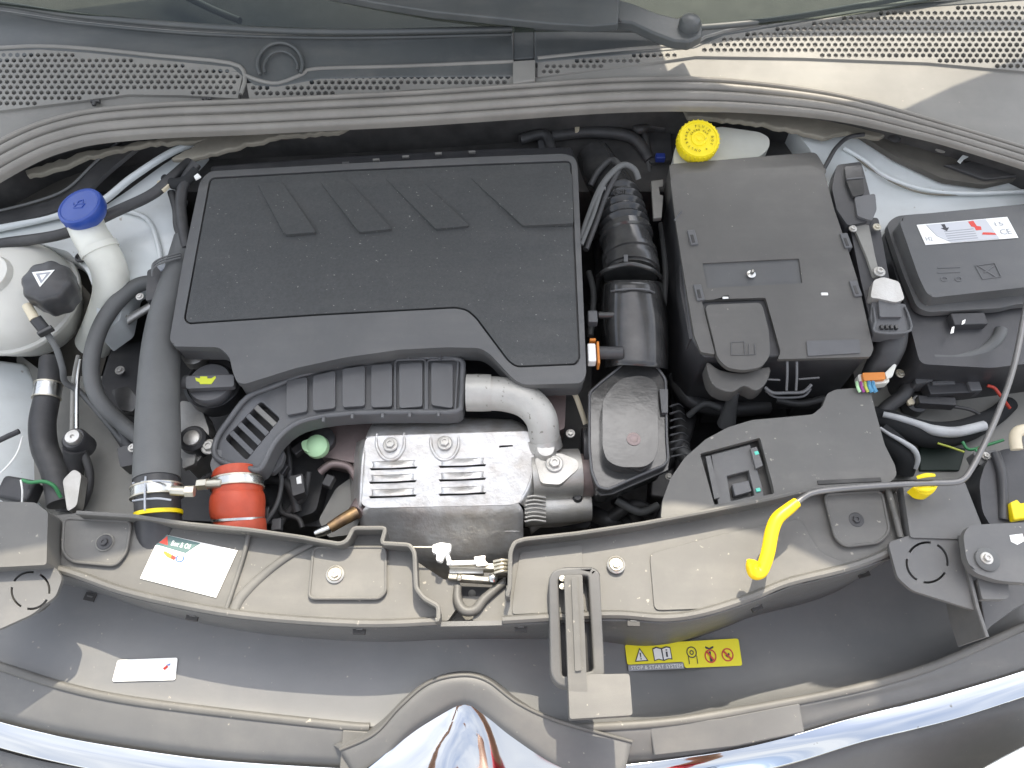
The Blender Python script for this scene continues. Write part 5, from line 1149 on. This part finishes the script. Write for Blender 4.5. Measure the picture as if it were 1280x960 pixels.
# oil filler
of = thing('oil_filler_cap', 'black oil filler cap with a yellow oil can symbol', 'cap', P(262, 480, .82))
oc_ = P(262, 478, .838)
lathe('cap_body', M['duct'], oc_, [(.030, -.020), (.0325, -.014), (.0325, -.003), (.030, .001), (.006, .0015), (0, .0015)], parent=of, seg=40)
tube('grip_bar', M['duct'], [(230, 478, .840), (262, 478, .842), (294, 476, .840)], [.0105, .0115, .0105], parent=of, sq=.75)
plate('grip_face', M['duct'], rounded([(232, 470), (292, 468), (293, 483), (232, 486)], 4), .8525, .010, parent=of, bev=.003, bseg=3)
yo = [(244, 472), (250, 473), (250, 470.5), (259, 470.5), (259, 473), (264, 473), (269, 470), (270, 472), (264, 480), (250, 480), (249, 477.5), (245, 476)]
plate('oil_can_symbol', material('lime symbol print', (.62, .68, .03), .45), yo, .8532, .0006, parent=of, bev=0)
lathe('cap_seat', M['black'], P(266, 478, .812), [(.043, -.03), (.043, 0), (.038, .003), (.034, -.006)], parent=of, seg=36)
o = lathe('valve_cover_boss', M['cast'], P(242, 442, .83), [(.018, -.02), (.018, 0), (.011, .003), (.010, -.002), (0, -.002)]); tag(o, 'pale round boss above the oil filler cap', 'engine part')

eb = thing('engine_block', 'cast metal engine head glimpsed between hoses below the oil cap', 'engine', P(330, 560, .70))
plate('head_casting', M['cast'], rounded([(225, 500), (250, 505), (262, 540), (250, 575), (232, 585), (222, 560)], 6), .790, .05, parent=eb, bev=.006)
plate('head_block', M['black'], rounded([(215, 430), (310, 430), (600, 440), (740, 440), (740, 660), (430, 660), (215, 650)], 12), .70, .08, parent=eb, bev=.01)
plate('head_rib', M['pinkmetal'], rounded([(392, 528), (470, 522), (470, 560), (450, 580), (400, 570)], 6), .775, .05, parent=eb, bev=.006)
plate('head_rib', M['rubber'], rounded([(350, 540), (395, 530), (410, 575), (395, 640), (345, 655), (330, 610)], 8), .735, .05, parent=eb, bev=.008)
lathe('bolt_boss', M['black'], P(240, 548, .812), [(.020, -.03), (.020, 0), (.016, .004), (0, .004)], parent=eb)
lathe('bolt_head', M['cast'], P(240, 548, .818), [(.0115, -.002), (.0115, .003), (.010, .004), (0, .004)], parent=eb)
bolt(262, 559, .806, eb, BOLT_S, 1.4); bolt(315, 482, .842, eb, BOLT_S, 1.1)
lathe('bolt_boss', M['black'], P(316, 482, .84), [(.014, -.03), (.014, 0), (.011, .003), (0, .003)], parent=eb)
plate('casting_tab', M['cast'], rounded([(228, 565), (245, 562), (243, 580), (228, 586)], 3), .80, .01, parent=eb, bev=.002)
plate('exhaust_flange', M['under'], rounded([(398, 650), (420, 610), (452, 588), (456, 640), (440, 668), (410, 672)], 5), .74, .03, parent=eb, bev=.004)
for pts, r in (([(300, 620, .74), (330, 600, .75), (360, 606, .76), (372, 640, .75)], .007), ([(350, 655, .74), (365, 635, .75), (380, 620, .76), (386, 590, .77)], .005), ([(255, 600, .77), (275, 590, .775), (300, 600, .77), (330, 590, .76)], .006), ([(350, 620, .75), (352, 640, .75), (372, 648, .75), (378, 660, .75)], .004), ([(332, 560, .77), (350, 545, .775), (360, 560, .77), (362, 600, .76)], .0045)):
    tube('small_hose', M['rubber'], pts, r, parent=eb, seg=10)
plate('harness_plug', M['black'], rounded([(362, 595), (378, 592), (381, 615), (366, 620)], 2), .79, .02, parent=eb, bev=.002)
plate('harness_plug', M['paper'], [(370, 597), (376, 594), (377, 604), (371, 605)], .792, .002, parent=eb, bev=.0004)
gp = thing('plastic_plug', 'pale green plastic plug in a black seat below the ribbed air duct', 'plug', P(398, 556, .77))
lathe('plug_head', M['green'], P(396, 558, .800), [(.015, -.012), (.0175, -.004), (.0165, .004), (.010, .009), (0, .0105)], parent=gp, axis=(-.1, -.15, 1))
plate('plug_lobe', M['green'], rounded([(376, 552), (392, 546), (396, 562), (386, 566), (378, 562)], 4), .805, .012, parent=gp, bev=.003)
lathe('plug_seat', M['black'], P(402, 548, .788), [(.019, -.02), (.019, 0), (.014, .003), (0, .003)], parent=gp)
ls = thing('exhaust_sensor', 'heat-browned metal sensor poking out left of the heat shield', 'sensor', P(420, 655, .79))
tube('sensor_body', M['bronze'], [(412, 660, .800), (428, 650, .800), (446, 640, .796)], [.0075, .0088, .0095], parent=ls, smooth=False)
tube('sensor_tip', M['steel'], [(394, 668, .80), (404, 664, .80), (412, 660, .80)], [.0055, .0072, .0065], parent=ls, smooth=False)
tube('sensor_root', M['pinkmetal'], [(444, 641, .795), (452, 632, .785)], [.011, .014], parent=ls, smooth=False)
rh = thing('red_hose', 'short red silicone hose with a silver clamp below the air duct', 'hose', P(296, 630, .80))
tube('hose_skin', M['red'], [(297, 591, .822), (297, 600, .822), (297, 612, .820), (297, 616, .819), (297, 620, .818), (297, 628, .817), (297, 636, .816), (298, 645, .814), (298, 650, .812), (299, 656, .810), (299, 664, .806), (300, 680, .80)], [.033, .0335, .0335, .0338, .0358, .0368, .0366, .0352, .0328, .0355, .0362, .0365], parent=rh, seg=36)
tube('groove_ring', M['steel'], [(298, 648, .813), (298, 651, .812)], [.0350, .0350], parent=rh, seg=36, smooth=False)
for y in (594, 598): tube('moulded_rib', M['red'], [(297, y, .8225), (297, y + 1.2, .8222)], [.0345, .0345], parent=rh, seg=36, smooth=False)
cl2 = clamp('silver screw clamp round the top of the red hose', (297, 600, .822), (297, 611, .8205), .0350, ((278, 604, .849), (260, 605, .846), (248, 606, .844)))

# right of cover: brown pipe and strap
o = plate('manifold_stub', M['pinkmetal'], rounded([(683, 484), (708, 484), (706, 536), (690, 540)], 4), .80, .05, bev=.006); tag(o, 'dull brown metal stub below the right corner of the engine cover', 'engine part')
o = tube('heat_strap', M['cream'], [(706, 478, .83), (718, 492, .82), (726, 512, .81), (732, 530, .80)], .0042, sq=.6); tag(o, 'thin cream metal strap between engine cover and black box', 'pipe')
bolt(713, 542, .80, eb, BOLT_S, .8)

# ================================================================== right-hand wiring
def wire(name, m_, pts, r, label, cat='wire', seg=10):
    return tag(tube(name, M[m_], pts, r, seg=seg), label, cat)
fw = thing('foam_wrapped_harness', 'black cable harness edged with white foam tape under the prop rod', 'wiring', P(1180, 540, .78))
tube('harness_core', M['cloth'], [(1090, 520, .78), (1120, 530, .79), (1160, 543, .79), (1200, 540, .79), (1240, 522, .78), (1262, 505, .77)], [.016, .018, .020, .018, .014, .012], parent=fw, seg=16)
tube('foam_tape', M['foam'], [(1104, 518, .802), (1125, 523, .808), (1150, 531, .810), (1168, 538, .810), (1195, 540, .810), (1230, 532, .805)], [.0045, .0050, .0055, .0078, .0080, .0075], parent=fw, seg=10)
tube('harness_core', M['cloth'], [(1098, 540, .79), (1115, 555, .79), (1130, 572, .785), (1128, 592, .77)], [.016, .018, .018, .015], parent=fw, seg=16)
tube('foam_tape', M['foam'], [(1100, 535, .808), (1112, 543, .812), (1128, 552, .812), (1142, 562, .808), (1147, 574, .80), (1144, 586, .79)], [.0022, .0026, .0034, .0042, .004, .003], parent=fw, seg=10)
tube('harness_core', M['rubber'], [(1132, 430, .80), (1140, 460, .80), (1132, 490, .80), (1108, 510, .79), (1090, 530, .78)], .0105, parent=fw)
fc2 = thing('inline_connector', 'long dark inline connector with a red wire beside the prop rod', 'connector', P(1200, 490, .80))
block('connector_half', M['black'], 1190, 484, .82, .070, .020, .022, rot=-3, parent=fc2, bev=.002)
block('connector_half', M['duct'], 1218, 479, .825, .018, .024, .022, rot=-3, parent=fc2, bev=.002)
block('connector_lock', M['duct'], 1180, 478, .824, .034, .006, .010, rot=-2, parent=fc2, bev=.001)
block('connector_half', M['black'], 1172, 500, .81, .055, .014, .018, rot=4, parent=fc2, bev=.002)
tube('wire', M['wirered'], [(1234, 482, .82), (1243, 485, .82), (1251, 495, .815), (1262, 510, .80)], .0024, parent=fc2)
tube('wire', M['wireorange'], [(1140, 482, .80), (1152, 484, .80), (1162, 486, .80)], .003, parent=fc2)
tube('wire', M['rubber'], [(1160, 506, .80), (1190, 508, .80), (1215, 513, .795), (1232, 524, .79)], .0026, parent=fc2)
ft_ = thing('earth_terminal', 'small steel earth terminal with nuts right of the orange connector', 'terminal', P(1142, 500, .79))
lathe('terminal_base', M['black'], P(1146, 503, .79), [(.016, -.02), (.016, 0), (.012, .003), (0, .003)], parent=ft_)
block('terminal_lug', M['cream'], 1138, 500, .800, .010, .014, .006, rot=-10, parent=ft_)
bolt(1148, 501, .796, ft_, BOLT_S, 1.0, name='nut'); bolt(1125, 467, .82, ft_, BOLT, .8, name='nut')
pb = plate('relay_block', M['duct'], rounded([(1143, 458), (1166, 455), (1167, 476), (1145, 480)], 3), .825, .03, bev=.003); tag(pb, 'small square grey relay below the fuse box', 'relay')
wire('wiring_loom', 'wireyg', [(1172, 554, .80), (1188, 559, .80), (1205, 565, .80)], .0016, 'thin yellow green wire crossing the dark gap by the prop rod')
wire('wiring_loom', 'wiregreen', [(1203, 552, .80), (1212, 562, .80), (1235, 556, .80), (1254, 550, .80)], .0022, 'green wire crossing behind the prop rod elbow')
wire('wiring_loom', 'wireorange', [(1224, 560, .81), (1228, 580, .81), (1226, 595, .80), (1214, 612, .79)], .0022, 'copper red wire dropping beside the lamp housing')
wire('wiring_loom', 'wiregreen', [(1220, 562, .81), (1224, 580, .81), (1221, 595, .80), (1210, 606, .79)], .0020, 'green wire dropping beside the copper red wire')
lp = thing('headlamp_housing', 'black headlamp housing at the right edge with a yellow adjuster', 'headlamp', P(1260, 600, .80))
plate('housing_shell', M['black'], rounded([(1224, 604), (1232, 578), (1250, 562), (1300, 556), (1400, 560), (1400, 660), (1240, 660), (1228, 640)], 8, 4), .862, .10, parent=lp, bev=.008, bseg=4)
tube('housing_rib', M['black'], [(1244, 566, .866), (1252, 590, .866), (1254, 620, .864), (1254, 650, .862)], .006, parent=lp)
plate('adjuster', M['yellow'], [(1263, 628), (1272, 624), (1276, 629), (1290, 626), (1290, 646), (1268, 650)], .875, .012, parent=lp, bev=.002)
tube('vent_elbow', M['cream'], [(1271, 562, .885), (1269, 548, .888), (1272, 540, .89), (1282, 537, .89), (1295, 540, .89)], .0075, parent=lp)
plate('lamp_bracket', M['panel'], rounded([(1216, 565), (1246, 562), (1244, 576), (1224, 582)], 3), .84, .02, parent=lp, bev=.003)
bolt(1232, 570, .842, lp, BOLT_S, .7)
plate('pcb_patch', material('dark green housing', (.014, .026, .018), .6), [(1150, 556), (1208, 560), (1200, 588), (1150, 588)], .77, .02, parent=lp, bev=.002)
# ================================================================== deep clutter at the back and sides of the bay
dk = thing('bulkhead_lining', 'dark sound lining and pipes on the bulkhead behind the engine cover', 'insulation', P(640, 170, .80))
plate('lining_sheet', M['rubber'], rounded([(250, 186), (420, 168), (640, 152), (850, 150), (850, 240), (260, 230)], 8), .835, .05, parent=dk, bev=.006)
plate('lining_clip', M['cream'], rounded([(718, 152), (725, 151), (724, 163), (719, 164)], 1.5), .865, .006, parent=dk, bev=.001)
for pts, r in (([(690, 170, .85), (740, 165, .855), (790, 172, .85), (812, 200, .84)], .010), ([(760, 160, .85), (790, 156, .85), (806, 170, .85), (812, 220, .83)], .006), ([(790, 158, .85), (800, 162, .86), (812, 158, .855), (830, 160, .85)], .008), ([(650, 175, .86), (680, 168, .86), (690, 190, .85)], .009)):
    tube('bulkhead_pipe', M['rubber'], pts, r, parent=dk)
plate('bulkhead_bracket', M['duct'], rounded([(672, 168), (690, 166), (690, 190), (674, 192)], 3), .852, .01, parent=dk, bev=.002)
plate('bulkhead_bracket', M['black'], rounded([(808, 166), (838, 160), (840, 200), (812, 204)], 4), .845, .03, parent=dk, bev=.004)
wl = thing('left_wiring_branch', 'black taped wiring branch between the left wing and the engine cover', 'wiring', P(215, 260, .86))
tube('taped_branch', M['rubber'], [(245, 205, .905), (232, 225, .90), (226, 250, .895), (228, 280, .89), (234, 310, .88)], .0085, parent=wl)
tube('taped_branch', M['cloth'], [(205, 222, .90), (218, 230, .90), (232, 226, .90), (246, 212, .905)], [.006, .009, .009, .007], parent=wl)
tube('taped_branch', M['rubber'], [(214, 240, .89), (220, 262, .885), (222, 285, .88), (232, 305, .87)], .006, parent=wl)
plate('branch_clip', M['cream'], rounded([(196, 226), (208, 224), (212, 230), (204, 238), (196, 234)], 2), .905, .006, parent=wl, bev=.001)
plate('branch_clip', M['paper'], [(242, 220), (247, 216), (251, 220), (244, 224)], .915, .004, parent=wl, bev=.001)
for k in range(3): tube('thin_cable', M['greyrub'], [(190, 345 - k * 3, .885), (192, 335 - k * 3, .89), (204, 328 - k * 3, .892), (226, 322 - k * 3, .89)], .0016, parent=wl, seg=6)
plate('cable_plug', M['black'], rounded([(184, 338), (204, 330), (208, 345), (198, 372), (182, 376)], 3), .876, .02, parent=wl, bev=.003)
plate('cable_plug', M['papergrey'], [(196, 333), (206, 329), (209, 333), (200, 338)], .88, .004, parent=wl, bev=.001)
bolt(175, 371, .872, wl, BOLT_S, .7)
ac = thing('alternator_bracket', 'silver strut and black bracket between the left hoses', 'bracket', P(150, 440, .76))
tube('strut', M['cast'], [(190, 382, .82), (160, 400, .81), (130, 425, .80)], [.006, .007, .007], parent=ac)
plate('bracket_body', M['black'], rounded([(140, 432), (185, 426), (182, 540), (160, 545), (125, 480)], 6), .74, .05, parent=ac, bev=.008)
plate('bracket_arm', M['gloss'], rounded([(138, 488), (160, 482), (174, 500), (166, 515), (150, 512)], 4), .785, .02, parent=ac, bev=.004)
bolt(150, 463, .75, ac, BOLT_S, .9); bolt(166, 560, .80, ac, BOLT_S, .8)
tube('bracket_rod', M['black'], [(122, 500, .77), (145, 530, .77), (165, 560, .765)], .013, parent=ac)
plate('bracket_foot', M['black'], rounded([(146, 560), (160, 556), (172, 580), (150, 584)], 3), .79, .03, parent=ac, bev=.003)
for x0, y0, x1, y1, r in ((845, 480, 850, 640, .012), (770, 625, 800, 655, .01), (860, 520, 830, 580, .014), (735, 640, 775, 660, .012), (745, 300, 740, 380, .008), (838, 300, 842, 470, .01)):
    o = tube('small_hose', M['rubber'], [(x0, y0, .70), ((x0 + x1) / 2 + 6, (y0 + y1) / 2, .72), (x1, y1, .70)], r, parent=dk)

for pts, r, m_ in (([(845, 640, .70), (870, 600, .72), (850, 560, .73)], .012, 'greyrub'), ([(760, 650, .72), (790, 632, .74), (815, 640, .73)], .010, 'rubber'), ([(770, 625, .76), (800, 640, .755), (822, 632, .75)], .006, 'greyrub'),
        ([(842, 470, .74), (862, 500, .75), (905, 512, .74), (960, 508, .73)], .012, 'rubber'), ([(860, 520, .74), (880, 505, .76), (900, 510, .76)], .005, 'greyrub'), ([(838, 240, .78), (836, 330, .78), (848, 420, .77)], .009, 'rubber'),
        ([(826, 280, .80), (832, 340, .81), (828, 400, .80)], .005, 'greyrub'), ([(970, 500, .78), (1000, 505, .78), (1030, 498, .78)], .006, 'rubber'), ([(736, 340, .80), (742, 370, .80), (738, 420, .80)], .005, 'greyrub')):
    tube('small_hose', M[m_], pts, r, parent=dk)
for x, y, zz, sx, sy in ((785, 648, .71, .05, .03), (830, 600, .70, .04, .06), (900, 505, .70, .06, .03), (1010, 500, .70, .05, .02), (838, 380, .72, .02, .08)):
    block('pump_body', M['black'], x, y, zz, sx, sy, .04, rot=random.uniform(-20, 20), parent=eb, bev=.004)
    bolt(x + 6, y - 4, zz, eb, BOLT_S, .7)
for x, y, zz in ((330, 640, .77), (372, 560, .785), (352, 585, .78), (410, 600, .77), (290, 610, .79), (345, 655, .76)):
    block('small_connector', M['duct'] if x % 2 else M['black'], x, y, zz, .014, .018, .014, rot=random.uniform(-50, 50), parent=eb, bev=.002)
tube('small_hose', M['greyrub'], [(330, 655, .765), (346, 630, .77), (352, 600, .775), (344, 572, .78)], .0035, parent=eb)
tube('small_hose', M['pinkmetal'], [(400, 590, .77), (415, 580, .775), (436, 584, .77), (446, 600, .765)], .006, parent=eb)
# ================================================================== the photographer, mirrored in the chrome
def skin_body(name, mat, V, E, par, root=0, sub=2):
    me = bpy.data.meshes.new(name); b = BASE[par.name]
    me.from_pydata([tuple(Vector(v[:3]) - b) for v in V], E, []); me.materials.append(mat)
    o = bpy.data.objects.new(name, me); col.objects.link(o); o.parent = par; BASE[o.name] = b
    m = o.modifiers.new('skin', 'SKIN'); m.use_smooth_shade = True
    for i, v in enumerate(V): me.skin_vertices[0].data[i].radius = (v[3], v[4] if len(v) > 4 else v[3])
    me.skin_vertices[0].data[root].use_root = True
    s = o.modifiers.new('sub', 'SUBSURF'); s.levels = sub; s.render_levels = sub
    return o
PX, PY = .28, -1.06
man = thing('person', 'person in a red polo shirt standing before the car with both hands raised', 'person', (PX, PY, 0))
V = [(PX, PY, .98, .15, .11), (PX, PY + .02, 1.20, .15, .10), (PX, PY + .03, 1.40, .16, .10), (PX, PY + .04, 1.53, .06), (PX, PY + .07, 1.62, .075, .09), (PX, PY + .08, 1.72, .07, .085),
     (PX + .19, PY + .04, 1.43, .055), (PX + .22, PY + .24, 1.42, .042), (PX - .02, PY + .43, 1.62, .030), (PX - .10, PY + .50, 1.70, .028),
     (PX - .19, PY + .04, 1.43, .055), (PX - .32, PY + .20, 1.40, .042), (PX - .38, PY + .43, 1.62, .030), (PX - .36, PY + .50, 1.70, .028),
     (PX + .10, PY, .88, .095), (PX + .12, PY + .02, .50, .062), (PX + .12, PY - .02, .10, .042), (PX + .13, PY + .12, .04, .040, .03),
     (PX - .10, PY, .88, .095), (PX - .12, PY + .02, .50, .062), (PX - .12, PY - .02, .10, .042), (PX - .13, PY + .12, .04, .040, .03)]
E = [(0, 1), (1, 2), (2, 3), (3, 4), (4, 5), (2, 6), (6, 7), (7, 8), (8, 9), (2, 10), (10, 11), (11, 12), (12, 13), (0, 14), (14, 15), (15, 16), (16, 17), (0, 18), (18, 19), (19, 20), (20, 21)]
SK = material('skin', (.42, .24, .16), .5, sss=.1); SH = material('red shirt cloth', (.50, .02, .035), .8, bump=.4); TR = material('dark trousers cloth', (.03, .035, .05), .85); HR = material('dark hair', (.02, .015, .012), .6)
skin_body('body', SK, V, E, man)
skin_body('shirt', SH, [(x, y, z, r * 1.13 + .006, (q[0] if q else r) * 1.13 + .006) for x, y, z, r, *q in V[:3]] + [(PX + .19, PY + .04, 1.43, .068), (PX + .21, PY + .16, 1.425, .060), (PX - .19, PY + .04, 1.43, .068), (PX - .28, PY + .14, 1.41, .060)], [(0, 1), (1, 2), (2, 3), (3, 4), (2, 5), (5, 6)], man)
skin_body('trousers', TR, [(PX, PY, .96, .158, .12)] + [(x, y, z, r + .014) for x, y, z, r, *q in (V[14], V[15])] + [(PX + .12, PY - .02, .12, .06)] + [(x, y, z, r + .014) for x, y, z, r, *q in (V[18], V[19])] + [(PX - .12, PY - .02, .12, .06)], [(0, 1), (1, 2), (2, 3), (0, 4), (4, 5), (5, 6)], man)
skin_body('hair', HR, [(PX, PY + .045, 1.66, .078, .07), (PX, PY + .06, 1.745, .074, .075)], [(0, 1)], man)
for s in (-1, 1):
    hc = Vector((PX + (-.10 if s > 0 else -.36), PY + .50, 1.70))
    for k in range(4):
        b0 = hc + Vector((-s * .012 * (k - 1.5), .01, .012 * k - .01)); d = Vector((-s * .035, .03, .035 + .004 * k))
        skin_body('finger', SK, [(*b0, .011), (*(b0 + d * .6), .009), (*(b0 + d * 1.05 + Vector((-s * .018, .006, 0))), .0085), (*(b0 + d * 1.2 + Vector((-s * .035, .0, .002))), .007)], [(0, 1), (1, 2), (2, 3)], man, sub=1)
    skin_body('thumb', SK, [(*(hc + Vector((0, -.01, 0))), .013), (*(hc + Vector((-s * .03, -.02, .02))), .011), (*(hc + Vector((-s * .045, -.012, .045))), .009)], [(0, 1), (1, 2)], man, sub=1)
    lathe('eye', M['ink'], (PX + s * .032, PY + .158, 1.685), [(.009, 0), (.007, .004), (0, .006)], parent=man, axis=(0, 1, 0), seg=12)
    lathe('ear', SK, (PX + s * .078, PY + .08, 1.67), [(.022, -.004), (.024, .004), (.012, .006), (0, .004)], parent=man, axis=(s, .2, 0), seg=14)
skin_body('nose', SK, [(PX, PY + .150, 1.69, .008), (PX, PY + .170, 1.655, .013)], [(0, 1)], man, sub=1)
